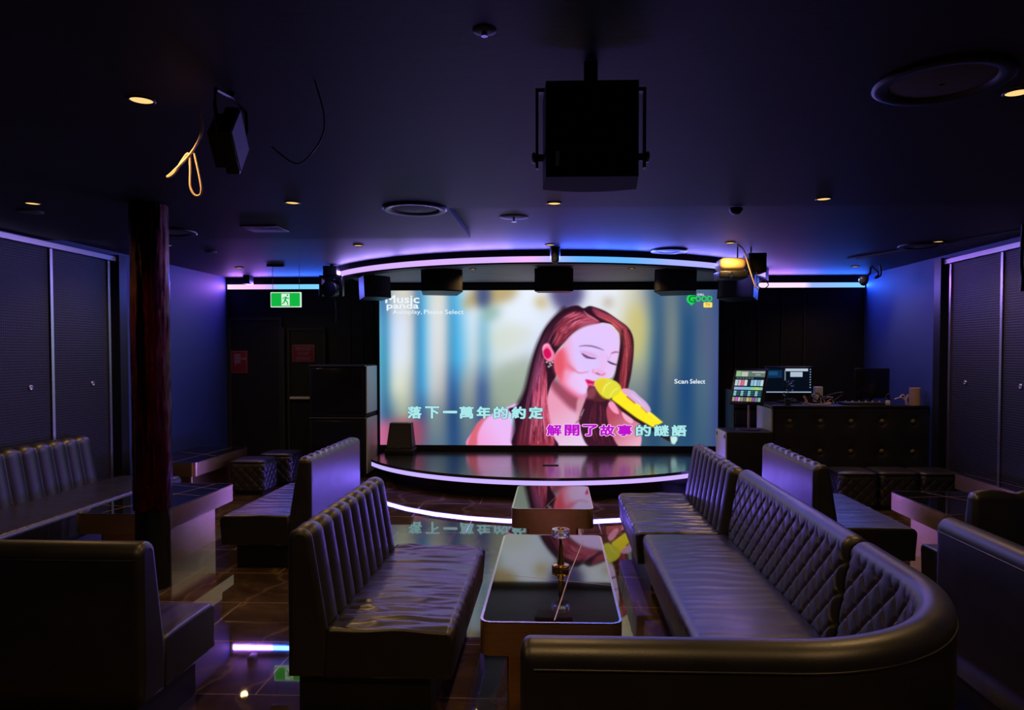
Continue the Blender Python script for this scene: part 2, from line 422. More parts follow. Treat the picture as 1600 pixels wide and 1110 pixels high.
# sliding perforated panels with aluminium rails along both side walls
def side_panels(side, x, seams, first):
    s = 1 if side == 'left' else -1
    k = first
    for a, b in zip(seams, seams[1:]):
        d = bpy.data.objects.new('door_%d' % k, None); COL.objects.link(d); d['kind'] = 'structure'
        MB().box(min(x+s*.004, x+s*.034), max(x+s*.004, x+s*.034), a+.02, b-.02, .03, 2.715).build('panel', M['perf'], d)
        m = MB(); m.T = Matrix.Translation((x+s*.034, b-.28 if side == 'left' else a+.62, 1.40)) @ Matrix.Rotation(R(90)*s, 4, 'Y')
        m.lathe([(.026, 0), (.026, .008), (.014, .010), (.012, .006)], 16)
        m.build('lock', M['alu'], d)
        k += 1
    for i, y in enumerate(seams):
        w = .018
        struct(MB().box(min(x+s*.002, x+s*.05), max(x+s*.002, x+s*.05), y-w, y+w, 0, 2.72).build('trim_%d' % (10+first*10+i), M['alu']))
    struct(MB().box(min(x+s*.002, x+s*.07), max(x+s*.002, x+s*.07), seams[0]-.02, seams[-1]+.1, 2.725, 2.775).build('trim_%d' % (80+first), M['alu']))
    y = seams[-1]
    struct(MB().box(min(x+s*.002, x+s*.10), max(x+s*.002, x+s*.10), y+.10, y+.24, 0, ZC-.005).build('trim_%d' % (90+first), M['black']))
side_panels('left', XL, [3.85, 4.79, 5.73, 6.67, 7.55], 3)
side_panels('right', XR, [4.45, 5.37, 6.29, 7.21, 8.13], 8)

# ------------------------------------------------------------------ stage
SCX, SCY, SR = -.07, 10.95, 2.83
st = thing('stage', 'curved low black stage with a lit lavender edge under the big screen', 'stage', (SCX, 9.5, 0))
def loc(poly): return [(x-SCX, y-9.5) for x, y in poly]
half = math.degrees(math.asin(2.42/SR))
P = arc(SCX, SCY, SR, -half, half, 48)
MB().prism(loc(P+[(P[-1][0], YB-.17), (P[0][0], YB-.17)]), .255, .285).build('deck', M['wood'], st)
P2 = arc(SCX, SCY, SR-.02, -half, half, 48)
MB().prism(loc(P2+[(P2[-1][0]-.02, YB-.17), (P2[0][0]+.02, YB-.17)]), .19, .254).build('edge_band', M['black'], st)
P3 = arc(SCX, SCY, SR-.20, -half, half, 48)
MB().prism(loc(P3+[(P3[-1][0]-.02, YB-.17), (P3[0][0]+.02, YB-.17)]), 0, .189).build('riser', M['black_gloss'], st)
ribbon(loc(arc(SCX, SCY, SR-.005, -half, half, 60)), .197, .250, [(0, (178, 160, 240)), (1, (190, 160, 242))], 'light_strip', None, st, inward=(0, 1), diodes=12, watts=5.5, throw=((0, (122, 98, 255)), (1, (128, 100, 255))))
tag(MB().rbox(-.16, .04, 9.02, 9.05, .286, .296, .004).build('power_strip', M['grey_dark']), 'small flat dark bar lying on the stage deck', 'bar')

# ------------------------------------------------------------------ LED wall picture, drawn point by point
SX0, SX1, SZ0, SZ1, SYY = -2.575, 2.345, .372, 2.632, 10.33
PX0, PX1, PY0, PY1 = 594.0, 1122.5, 454.0, 697.0
NX, NY = 720, 332
gx, gy = np.meshgrid(np.linspace(PX0, PX1, NX), np.linspace(PY0, PY1, NY))
keysx = [594, 602, 613, 630, 648, 653, 662, 675, 698, 704, 714, 726, 742, 752, 759, 772, 805, 840, 870, 960, 985, 1000, 1012, 1023, 1031, 1041, 1055, 1066, 1078, 1090, 1108, 1122]
rows = {
 454: [(90,130,175),(25,85,145),(185,185,175),(205,205,195),(195,185,175),(45,80,130),(70,170,220),(205,210,205),(218,214,200),(70,135,180),(70,175,225),(180,210,230),(222,228,240),(210,215,215),(205,215,215),(222,226,232),(222,230,246),(225,232,248),(210,215,230),(225,230,245),(205,205,190),(180,180,170),(125,135,145),(60,95,125),(45,85,125),(100,118,132),(100,115,125),(50,85,125),(70,95,125),(75,98,130),(70,98,132),(50,72,125)],
 510: [(120,180,205),(20,110,165),(190,210,235),(212,222,242),(205,205,205),(40,95,145),(60,170,225),(210,215,222),(212,215,215),(80,135,175),(55,165,220),(140,195,225),(215,225,238),(150,190,205),(110,175,205),(205,220,228),(220,228,240),(215,225,240),(205,215,230),(215,220,215),(195,190,150),(188,184,140),(165,172,140),(80,110,130),(35,78,122),(95,112,122),(125,135,130),(45,82,118),(25,70,118),(66,92,122),(85,92,125),(60,82,130)],
 560: [(110,180,200),(5,110,155),(205,215,232),(215,224,236),(195,198,196),(35,105,155),(58,168,225),(205,211,216),(206,206,206),(75,122,155),(50,165,225),(120,185,220),(204,212,214),(140,175,190),(95,160,195),(195,210,212),(205,215,220),(196,208,230),(190,205,222),(185,195,170),(165,172,140),(172,175,140),(140,155,135),(60,95,125),(30,72,118),(95,112,120),(120,130,126),(40,78,114),(24,68,116),(70,96,120),(82,94,124),(62,80,132)],
 605: [(120,170,195),(0,90,140),(200,208,196),(212,216,190),(150,160,165),(55,110,160),(45,152,212),(192,197,200),(172,172,172),(45,75,130),(35,100,170),(140,152,152),(150,158,155),(60,85,138),(55,85,140),(145,160,150),(150,165,150),(160,175,170),(150,165,160),(125,140,135),(118,138,134),(122,130,136),(105,120,126),(22,62,112),(42,76,116),(88,104,115),(80,100,115),(30,70,114),(24,64,116),(70,98,120),(74,100,125),(60,70,132)],
 650: [(115,140,170),(25,75,125),(95,122,142),(160,170,145),(120,135,140),(60,90,135),(42,75,132),(130,142,140),(105,120,130),(32,64,118),(28,66,118),(108,124,130),(110,124,128),(45,75,128),(50,80,130),(115,135,128),(125,145,130),(120,140,130),(100,120,125),(80,100,115),(64,92,112),(70,98,116),(62,92,114),(24,62,108),(40,76,112),(72,96,112),(66,92,112),(34,72,114),(26,66,114),(62,92,116),(66,94,120),(56,68,128)],
 697: [(130,120,150),(90,85,125),(105,100,130),(120,110,130),(70,90,130),(70,92,132),(72,95,130),(92,112,130),(88,112,130),(40,75,122),(30,68,120),(85,108,128),(80,108,130),(70,98,130),(72,100,130),(95,118,130),(98,120,130),(95,115,128),(90,110,125),(70,92,112),(52,82,106),(58,88,110),(56,86,110),(38,72,106),(44,78,110),(58,86,108),(58,86,110),(40,76,112),(34,72,112),(54,86,112),(58,88,116),(52,64,124)]}
ry = sorted(rows)
tab = np.array([[np.interp(np.linspace(PX0, PX1, NX), keysx, [c[k] for c in rows[y]]) for k in range(3)] for y in ry])  # rows,3,NX
img = np.zeros((NY, NX, 3))
ys = np.linspace(PY0, PY1, NY)
for k in range(3):
    for i in range(NX):
        img[:, i, k] = np.interp(ys, ry, tab[:, k, i])
def blur(im, r):
    for ax in (0, 1):
        kk = np.exp(-.5*(np.arange(-3*r, 3*r+1)/r)**2); kk /= kk.sum()
        pad = [(3*r, 3*r) if a == ax else (0, 0) for a in range(im.ndim)]
        p = np.pad(im, pad, 'edge'); out = np.zeros_like(im); n = im.shape[ax]
        for j, w in enumerate(kk):
            out += w*(p[j:j+n] if ax == 0 else p[:, j:j+n])
        im = out
    return im
def smooth_poly(pts, n=6):
    pts = np.array(pts, float); N = len(pts); out = []
    for i in range(N):
        p0, p1, p2, p3 = pts[i-1], pts[i], pts[(i+1) % N], pts[(i+2) % N]
        for t in np.linspace(0, 1, n, endpoint=False):
            out.append(.5*((2*p1)+(-p0+p2)*t+(2*p0-5*p1+4*p2-p3)*t*t+(-p0+3*p1-3*p2+p3)*t**3))
    return np.array(out)
def window(pts, pad):
    x0, y0 = pts.min(0)-pad; x1, y1 = pts.max(0)+pad
    i0 = max(0, int((x0-PX0)/(PX1-PX0)*(NX-1))); i1 = min(NX, int((x1-PX0)/(PX1-PX0)*(NX-1))+2)
    j0 = max(0, int((y0-PY0)/(PY1-PY0)*(NY-1))); j1 = min(NY, int((y1-PY0)/(PY1-PY0)*(NY-1))+2)
    return slice(j0, j1), slice(i0, i1)
def segdist(X, Y, a, b):
    d = b-a; L = (d@d)+1e-9; t = np.clip(((X-a[0])*d[0]+(Y-a[1])*d[1])/L, 0, 1)
    return np.hypot(X-a[0]-t*d[0], Y-a[1]-t*d[1])
def fill(pts, col, soft=.8, op=1.0, smooth=True, grad=None):
    P = smooth_poly(pts) if smooth else np.array(pts, float)
    sl = window(P, soft*2+1); X, Y = gx[sl], gy[sl]
    if X.size == 0: return
    d = np.full(X.shape, 1e9); ins = np.zeros(X.shape, bool)
    for i in range(len(P)):
        a, b = P[i-1], P[i]; d = np.minimum(d, segdist(X, Y, a, b))
        c = ((a[1] > Y) != (b[1] > Y)); xx = (b[0]-a[0])*(Y-a[1])/((b[1]-a[1]) or 1e-9)+a[0]; ins ^= c & (X < xx)
    sd = np.where(ins, d, -d); al = np.clip(.5+sd/(2*soft), 0, 1); al = al*al*(3-2*al)*op
    c = np.array(col, float)
    if grad is not None:
        (xa, ya), (xb, yb), c2 = grad; dx, dy = xb-xa, yb-ya
        t = np.clip(((X-xa)*dx+(Y-ya)*dy)/(dx*dx+dy*dy), 0, 1)[..., None]; c = c*(1-t)+np.array(c2, float)*t
    img[sl] = img[sl]*(1-al[..., None])+c*al[..., None]
def stroke(pts, col, w, op=1.0, soft=.5, taper=True):
    P = np.array(pts, float)
    if len(P) > 2:
        q = []
        for i in range(len(P)-1):
            p0, p1, p2, p3 = P[max(i-1, 0)], P[i], P[i+1], P[min(i+2, len(P)-1)]
            for t in np.linspace(0, 1, 5, endpoint=False):
                q.append(.5*((2*p1)+(-p0+p2)*t+(2*p0-5*p1+4*p2-p3)*t*t+(-p0+3*p1-3*p2+p3)*t**3))
        P = np.array(q+[P[-1]])
    sl = window(P, w+soft+1); X, Y = gx[sl], gy[sl]
    if X.size == 0: return
    al = np.zeros(X.shape); n = len(P)-1
    for i in range(n):
        ww = w*(math.sin(math.pi*(i+.5)/n)**.5 if taper else 1)
        al = np.maximum(al, np.clip((ww/2+soft/2-segdist(X, Y, P[i], P[i+1]))/soft, 0, 1))
    al = (al*op)[..., None]; img[sl] = img[sl]*(1-al)+np.array(col, float)*al
def strands(A, B, n, cols, w, op, rnd):
    A, B = np.array(A, float), np.array(B, float)
    for k in range(n):
        t = rnd.random(); a, b = sorted((rnd.random(), rnd.random())); m = len(A)-1
        if b-a < .25: b = min(1, a+.35)
        pts = []
        for u in np.linspace(a, b, 6):
            i = min(int(u*m), m-1); f = u*m-i
            p = (A[i]*(1-f)+A[i+1]*f)*(1-t)+(B[i]*(1-f)+B[i+1]*f)*t; pts.append(p+[rnd.uniform(-.5, .5), rnd.uniform(-.5, .5)])
        stroke(pts, cols[rnd.randrange(len(cols))], w*rnd.uniform(.5, 1.3), op*rnd.uniform(.5, 1))
rnd = random.Random(3)
# blurred backdrop shapes
fill([(726, 481), (742, 452), (808, 452), (802, 468), (776, 476), (748, 479)], (172, 150, 95), 5, .85)
fill([(748, 452), (768, 452), (766, 478), (750, 478)], (52, 70, 125), 4, .9)
fill([(764, 478), (785, 484), (776, 500), (756, 498)], (125, 165, 150), 6, .7)
fill([(864, 452), (912, 452), (908, 476), (885, 490), (868, 474)], (70, 62, 112), 5, .9)
fill([(838, 470), (850, 462), (858, 478), (845, 482)], (190, 165, 100), 5, .8)
fill([(946, 470), (956, 466), (958, 478), (948, 480)], (165, 140, 110), 5, .8)
fill([(985, 490), (1003, 480), (1008, 530), (996, 560), (984, 540)], (198, 186, 110), 9, .7)
fill([(770, 520), (800, 505), (835, 520), (800, 545), (772, 540)], (200, 208, 190), 10, .6)
fill([(780, 580), (840, 560), (835, 640), (785, 640)], (150, 165, 148), 12, .7)
fill([(590, 672), (606, 660), (655, 656), (664, 672), (655, 700), (590, 700)], (165, 70, 95), 9, .85)
fill([(592, 665), (604, 662), (606, 700), (592, 700)], (200, 110, 160), 5, .8)
img = blur(img, 8)
# singer
HD = (46, 18, 36)
fill([(735, 700), (743, 672), (754, 657), (772, 647), (797, 636), (815, 632), (830, 660), (830, 700)], (236, 148, 200), 1.2, 1, True, ((738, 690), (780, 670), (226, 178, 236)))
fill([(732, 700), (741, 672), (754, 656), (768, 648), (758, 660), (749, 678), (746, 700)], (205, 85, 95), 3, .8)
stroke([(794, 640), (801, 655), (807, 670)], (170, 215, 230), 4.5, .9)
fill([(806, 700), (840, 640), (862, 600), (885, 608), (918, 624), (914, 650), (925, 668), (952, 676), (960, 700)], (226, 150, 180), 1, 1, True, ((868, 640), (905, 690), (222, 196, 228)))
fill([(858, 585), (880, 600), (905, 618), (917, 624), (914, 646), (896, 640), (880, 625), (864, 606)], (138, 58, 80), 6, .85)
fill([(905, 625), (917, 622), (914, 648), (903, 664)], (222, 160, 180), 2.5, .8)
# hair behind
fill([(914, 482), (905, 478), (892, 480), (878, 488), (866, 499), (853, 516), (845, 534), (838, 552), (832, 575), (827, 598), (821, 617), (812, 634), (797, 640), (806, 652), (808, 672), (806, 700), (872, 700), (866, 680), (858, 650), (857, 626), (864, 600), (872, 585), (868, 560), (880, 540), (905, 515), (940, 505), (958, 508), (970, 522), (970, 550), (966, 572), (962, 590), (950, 610), (958, 625), (978, 622), (984, 605), (989, 580), (992, 550), (991, 528), (983, 512), (966, 499), (948, 487), (930, 480), (922, 479)], HD, .9)
fill([(912, 640), (926, 612), (950, 618), (958, 640), (966, 662), (975, 700), (925, 700), (908, 664)], (60, 22, 40), 1.5)
# red sheen areas
fill([(880, 496), (900, 488), (922, 492), (940, 504), (918, 511), (898, 521), (884, 536), (872, 540), (870, 520)], (135, 45, 62), 4, .9)
fill([(895, 492), (915, 492), (936, 504), (912, 510), (896, 514), (890, 504)], (196, 84, 112), 4, .75)
fill([(928, 482), (948, 490), (968, 503), (982, 515), (972, 514), (950, 503), (934, 494)], (165, 62, 88), 2.5, .8)
fill([(972, 524), (984, 520), (989, 545), (985, 585), (978, 618), (970, 620), (971, 580), (974, 550)], (140, 44, 54), 3, .85)
fill([(838, 570), (850, 560), (856, 590), (858, 640), (868, 700), (832, 700), (834, 640)], (196, 70, 95), 3.5, .85)
fill([(836, 640), (850, 646), (860, 700), (812, 700), (818, 660)], (120, 38, 52), 4, .6)
fill([(842, 560), (848, 556), (848, 600), (842, 640), (836, 640), (837, 600)], (205, 105, 185), 2.5, .7)
strands([(884, 482), (858, 512), (842, 548), (832, 590), (822, 640), (812, 695)], [(905, 484), (872, 512), (856, 545), (850, 600), (853, 645), (862, 695)], 90, [(95, 40, 62), (150, 60, 90), (30, 12, 28), (120, 70, 110), (200, 80, 105)], 1.1, .75, rnd)
strands([(838, 585), (836, 640), (830, 695)], [(856, 585), (858, 640), (868, 695)], 80, [(240, 120, 140), (170, 50, 70), (70, 20, 40), (235, 130, 190)], 1.2, .8, rnd)
strands([(912, 485), (888, 500), (872, 520), (864, 540)], [(938, 503), (912, 510), (892, 524), (876, 543)], 60, [(225, 110, 140), (150, 50, 70), (80, 25, 40), (190, 70, 90)], 1.0, .75, rnd)
strands([(925, 481), (955, 494), (982, 514), (989, 545), (984, 590), (978, 618)], [(932, 492), (956, 505), (972, 522), (973, 550), (970, 585), (970, 618)], 80, [(205, 75, 90), (95, 28, 42), (35, 14, 26), (170, 60, 70), (230, 120, 120)], 1.1, .75, rnd)
strands([(928, 620), (922, 660), (930, 695)], [(950, 625), (958, 660), (970, 695)], 40, [(120, 45, 62), (40, 15, 30), (165, 70, 90)], 1.0, .7, rnd)
stroke([(884, 484), (862, 508), (846, 536), (834, 572), (824, 612), (812, 640), (806, 690)], (34, 14, 30), 9, .7, 6, False)
stroke([(905, 481), (880, 492), (862, 515), (852, 540)], (40, 16, 32), 7, .55, 5)
stroke([(975, 515), (974, 545), (968, 580), (958, 605)], (36, 14, 26), 6, .7, 4)
strands([(846, 560), (842, 620), (836, 695)], [(856, 575), (857, 630), (866, 695)], 45, [(250, 130, 160), (215, 80, 110), (60, 16, 36)], 1.3, .8, rnd)
strands([(905, 486), (884, 496), (868, 516)], [(934, 500), (908, 506), (888, 522)], 40, [(235, 130, 160), (90, 28, 46)], 1.1, .8, rnd)
# face
fill([(936, 507), (950, 507), (961, 514), (968, 524), (970, 540), (968, 556), (965, 568), (963, 580), (957, 590), (948, 594), (936, 600), (925, 608), (921, 618), (914, 623), (904, 619), (890, 609), (878, 596), (870, 580), (869, 566), (873, 552), (881, 543), (888, 533), (897, 524), (910, 515), (922, 510)], (222, 188, 240), .9, 1, True, ((905, 560), (872, 566), (238, 130, 160)))
fill([(868, 566), (874, 552), (884, 545), (892, 566), (900, 580), (884, 578), (874, 588)], (226, 96, 116), 6, .75)
fill([(874, 590), (892, 606), (908, 616), (920, 616), (912, 624), (896, 618), (880, 604)], (226, 110, 150), 4, .7)
fill([(905, 535), (940, 530), (950, 560), (935, 580), (905, 575), (898, 555)], (206, 190, 246), 8, .55)
fill([(896, 585), (912, 582), (920, 612), (905, 612), (890, 600)], (226, 196, 246), 6, .6)
fill([(912, 512), (940, 509), (960, 518), (966, 540), (930, 535), (900, 535)], (216, 190, 248), 6, .6)
stroke([(889, 569), (898, 577), (908, 583), (922, 581)], (205, 108, 140), 3, .6, 2.5)
stroke([(907, 541.5), (917, 540.5), (928, 541.5), (938, 544.5), (946, 548)], (128, 70, 100), 2.2, .85, 1)
stroke([(957, 553), (963, 550.5), (969, 551)], (150, 80, 110), 2.4, .8, 1)
stroke([(950, 556), (953, 562), (957, 552)], (215, 150, 190), 1.8, .6, 1.5)
stroke([(911.5, 552.5), (917, 556), (924, 559.5), (933.5, 560.5)], (46, 20, 45), 2.6, .95, .8)
stroke([(911, 552), (915, 557), (921, 561)], (70, 40, 70), 1.2, .8)
stroke([(914, 549), (924, 553), (933, 557)], (205, 150, 205), 1.2, .7, 1)
stroke([(951.5, 564.5), (958, 568), (966, 570.5)], (46, 24, 50), 2.4, .95, .8)
stroke([(930, 577), (928.5, 581), (932, 584)], (235, 130, 165), 2.4, .8, 1)
stroke([(933, 583), (937, 584.5), (940, 586)], (70, 25, 50), 2.2, .9, .8)
stroke([(940, 586), (944, 586), (948, 583.5)], (226, 80, 110), 2.4, .9, .8)
stroke([(952, 592), (958, 589), (962, 581)], (240, 205, 240), 1.6, .7)
fill([(917, 593.5), (924, 594), (930, 596), (936, 594.5), (934, 600), (927, 603), (923, 607), (920, 600)], (222, 36, 100), .8)
stroke([(919, 595.5), (925, 598), (932, 597)], (120, 10, 60), 1.2, .9)
stroke([(922, 601), (927, 601)], (245, 130, 185), 1.6, .8)
fill([(921, 606), (932, 604), (938, 615), (950, 625), (938, 628), (922, 622)], (88, 36, 44), 1.5, .95)
# ear, monitor and earring
fill([(850, 545), (853, 538), (860, 537), (865, 545), (869, 553), (868, 562), (862, 566), (856, 563), (851, 555)], (236, 128, 168), .8)
fill([(852, 549), (857, 544), (862, 548), (864, 556), (858, 561), (853, 556)], (205, 18, 90), .8)
stroke([(850, 547), (854, 540), (861, 540)], (250, 190, 215), 1.5, .8)
for p in ((857, 566), (862, 568), (866, 566), (860, 573), (863, 571)): stroke([(p[0]-.8, p[1]), (p[0]+.8, p[1]+.5)], (225, 235, 235), 2, .9, .8, False)
stroke([(914, 644), (908, 656), (902, 662)], (110, 90, 110), 2.2, .8)
stroke([(915, 640), (910, 650)], (230, 225, 240), 1.0, .8)
# microphone and hand
fill([(950, 640), (962, 628), (985, 645), (1002, 660), (1002, 700), (972, 700), (956, 672)], (176, 72, 92), 1.2, 1, True, ((960, 650), (1000, 690), (226, 165, 190)))
fill([(958, 624), (972, 630), (1000, 650), (1024, 668), (1060, 690), (1048, 690), (1012, 668), (980, 648)], (34, 20, 24), 1.0, .95)
fill([(953, 630), (960, 628), (968, 640), (969, 647), (962, 645), (955, 637)], (238, 150, 190), .9)
fill([(974, 644), (984, 650), (992, 657), (988, 662), (978, 655)], (238, 165, 195), .9)
fill([(966, 612), (975, 608), (1038, 660), (1022, 668), (995, 652), (958, 624)], (246, 226, 36), .8, 1, False)
fill([(931, 601), (933, 595), (941, 591), (953, 592), (966, 597), (973, 607), (968, 616), (956, 623), (946, 623), (937, 614)], (216, 212, 60), .8)
fill([(934, 600), (942, 594), (950, 596), (944, 606), (942, 614), (936, 608)], (226, 196, 46), 2, .8)
stroke([(958, 597), (948, 604), (944, 616)], (245, 242, 120), 1.6, .85)
stroke([(969, 606), (960, 612), (955, 622)], (250, 240, 90), 1.6, .85)
stroke([(933, 607), (940, 617), (950, 624), (960, 627), (985, 645), (1012, 664)], (120, 84, 20), 1.8, .8)
stroke([(980, 616), (1000, 632), (1030, 656)], (255, 246, 120), 2.5, .6, 1.5)
fill([(973, 609), (980, 607), (988, 610), (986, 617), (978, 616)], (228, 160, 190), .8)
fill([(980, 614), (990, 610), (1002, 620), (1013, 630), (1019, 641), (1014, 644), (1006, 636), (992, 628), (984, 621)], (206, 168, 216), .8)
stroke([(988, 616), (1000, 626), (1010, 636)], (235, 205, 240), 2.0, .6)
stroke([(982, 620), (994, 630)], (180, 60, 30), 2.0, .8)
stroke([(1004, 636), (1013, 645)], (196, 90, 110), 1.6, .8)
fill([(1050, 682), (1059, 682), (1060, 688), (1056, 694), (1051, 692)], (190, 230, 226), .9)
fill([(868, 560), (880, 548), (884, 575), (880, 596), (872, 585)], (214, 70, 88), 5, .6)
fill([(940, 548), (949, 556), (950, 572), (944, 582), (938, 572)], (226, 176, 226), 4, .5)
fill([(934, 576), (942, 578), (950, 586), (940, 588), (931, 584)], (232, 150, 196), 3, .45)
fill([(908, 548), (930, 552), (936, 560), (916, 556)], (214, 150, 206), 3, .5)
fill([(926, 606), (934, 610), (930, 622), (916, 622)], (170, 84, 110), 3, .5)
stroke([(938, 503), (930, 498), (921, 493), (914, 486)], (238, 160, 196), 1.8, .7, 1.2)
stroke([(914, 483), (926, 491), (942, 502), (958, 506)], (40, 14, 28), 3, .8, 1.5)
img = blur(img, 1)*.75+img*.25
img = np.clip(img, 0, 255)
lin = s2l(img)
scr = thing('led_screen', 'large video wall showing a red-haired singer with a yellow microphone', 'screen', ((SX0+SX1)/2, SYY, SZ0-.09))
xs = np.linspace(SX0, SX1, NX)-(SX0+SX1)/2; zs = np.linspace(SZ1, SZ0, NY)-(SZ0-.09)
vx, vz = np.meshgrid(xs, zs); co = np.stack([vx, np.zeros_like(vx), vz], -1).reshape(-1, 3)
idx = np.arange(NX*NY).reshape(NY, NX)
q = np.stack([idx[1:, :-1], idx[1:, 1:], idx[:-1, 1:], idx[:-1, :-1]], -1).reshape(-1)
me = bpy.data.meshes.new('display'); me.vertices.add(NX*NY); me.vertices.foreach_set('co', co.reshape(-1))
nf = (NX-1)*(NY-1); me.loops.add(nf*4); me.loops.foreach_set('vertex_index', q.astype(np.int32))
me.polygons.add(nf); me.polygons.foreach_set('loop_start', (np.arange(nf)*4).astype(np.int32)); me.update(calc_edges=True)
at = me.color_attributes.new('Col', 'FLOAT_COLOR', 'POINT')
at.data.foreach_set('color', np.concatenate([lin.reshape(-1, 3), np.ones((NX*NY, 1))], 1).reshape(-1).astype(np.float32))
me.materials.append(M['screen'])
disp = bpy.data.objects.new('display', me); COL.objects.link(disp); disp.parent = scr
w2 = (SX1-SX0)/2; h = SZ1-SZ0+.09
MB().box(-w2-.05, w2+.05, .004, .10, 0, h+.09).box(-w2-.05, -w2-.004, -.02, .004, 0, h+.09).box(w2+.004, w2+.05, -.02, .004, 0, h+.09).box(-w2-.004, w2+.004, -.02, .004, 0, .086).box(-w2-.004, w2+.004, -.02, .004, h+.004, h+.09).build('frame', M['black'], scr)
def sx(px): return SX0+(px-PX0)/(PX1-PX0)*(SX1-SX0)-(SX0+SX1)/2
def sz(py): return SZ1-(py-PY0)/(PY1-PY0)*(SZ1-SZ0)-(SZ0-.09)
def screen_text(name, body, x0, x1, y0, y1, mat, yy=-.006, off=0.0, shear=0, label=None, bold=0.0):
    v, f = text_mesh(body, sx(x0), sx(x1), sz(y1), sz(y0), yy, 0.0 if bold else off, shear)
    mb = MB(); u = (SX1-SX0)/(PX1-PX0)
    for k, (ax, az) in enumerate([(0, 0)]+[(math.cos(R(a)), math.sin(R(a))) for a in range(0, 360, 45)] if bold else [(0, 0)]):
        mb.add([(p[0]+ax*bold*u, p[1]-.0001*k, p[2]+az*bold*.75*u) for p in v], f)
    o = mb.build(name, M[mat], disp)
    if label: o['label'] = label
    return o
line1 = '落下一萬年的約定'; line2 = '解開了故事的謎語'
bx1 = [638, 666, 694, 720, 747, 774, 802, 829]
for ch, x in zip(line1, bx1):
    yb, yt = (655, 636)
    if ch == '一': yb, yt = 646.5, 643
    screen_text('lyric_rim', ch, x+.6, x+21.4, yt+.5, yb-.5, 't_rim', -.004, bold=1.8)
    screen_text('lyric_character', ch, x+.6, x+21.4, yt+.5, yb-.5, 't_cyan', -.008, bold=1.05)
bx2 = [857, 885, 913, 940, 967, 996, 1024, 1051]
for i, (ch, x) in enumerate(zip(line2, bx2)):
    mg = i < 5
    screen_text('lyric_rim', ch, x+.6, x+22.4, 664.5, 681, 't_pink' if mg else 't_rim', -.004, bold=2.1)
    screen_text('lyric_character', ch, x+.6, x+22.4, 664.5, 681, 't_mag' if mg else 't_cyan', -.008, bold=.9)
screen_text('logo_word', 'Music', 604, 657, 461.5, 473.5, 't_white', -.006, bold=.5)
screen_text('logo_word', 'panda', 606, 656, 473, 485, 't_white', -.006, bold=.5)
for w_, x0, x1, y0, y1, o_ in (('Autoplay,', 615, 661, 484, 492.6, .006), ('Please', 664.5, 694, 484, 491, .006), ('Select', 697.5, 727, 484, 491, .006), ('Scan', 1055, 1076, 592.5, 599.5, .014), ('Select', 1079, 1102.5, 592.5, 599.5, .014)):
    screen_text('caption_word', w_, x0, x1, y0, y1, 't_white', -.006, o_)
gm = MB(); cx_, cy_ = 1080.5, 468.5
pts = [(cx_+7.5*math.cos(a), cy_+7.2*math.sin(a)) for a in np.linspace(R(140), R(400), 26)]+[(1080.5, 478.5)]
gm.add([(sx(x), -.005, sz(y)) for x, y in pts], [tuple(range(len(pts)))]); gm.build('logo_drop', M['t_green'], disp)
screen_text('logo_letter', 'G', 1076, 1087, 463, 474, 't_dgreen', -.009, .02)
screen_text('logo_word', 'OOD', 1086.5, 1112.5, 463.5, 472.5, 't_green', -.009, .03)
screen_text('logo_word', 'CHILL', 1089, 1100, 460, 463.2, 't_white', -.009, .02)
gm = MB(); gm.add([(sx(x), -.005, sz(y)) for x, y in rrect(1099, 1112.5, 473.5, 481.5, 1.5, 3)], [tuple(range(16))]); gm.build('logo_tag', M['t_yellow'], disp)
screen_text('logo_word', 'TV', 1102, 1109.5, 475.3, 479.8, 't_brown', -.008, .01)

# ------------------------------------------------------------------ sofas
TB, TT, ZS, ZB0, ZTOP = .20, .115, .43, .19, .90
def tuft(style, s, t, per):
    if style == 'channel':
        return -.036*(1-abs(math.sin(math.pi*s/per))**.5)
    if style == 'diamond':
        a = s/per+t/(per*1.05); b = s/per-t/(per*1.05)
        d = min(abs(a-round(a)), abs(b-round(b)))
        return -.013*math.exp(-(d/.055)**1.25)+.004*min(1, d*2)
    return 0.0
def back_profile(ztop, tb, tt, n=30, top_w=1.0):
    r = tt*.5; front = []; z0 = ZS-.06
    for i in range(n+1):
        z = z0+(ztop-r-z0)*i/n; k = (z-z0)/(ztop-z0); front.append((tb+(tt-tb)*k, z))
    n1 = front[-1][0]; top = []
    for i in range(1, 9):
        a = R(180*i/9); top.append((n1/2+n1/2*math.cos(a), ztop-r+r*math.sin(a)))
    rear = [(0, ztop-r-(ztop-r-ZB0)*i/5) for i in range(6)]
    low = [(tb*.9, ZB0), (tb-.004, z0-.02)]
    pr = front+top+rear+low; w = [1]*(len(front)-2)+[(1+top_w)/2]*2+[top_w]*5+[.5*top_w, .2*top_w, 0]+[0]*6+[0, 0]
    w[0] = w[1] = .3
    return pr, w
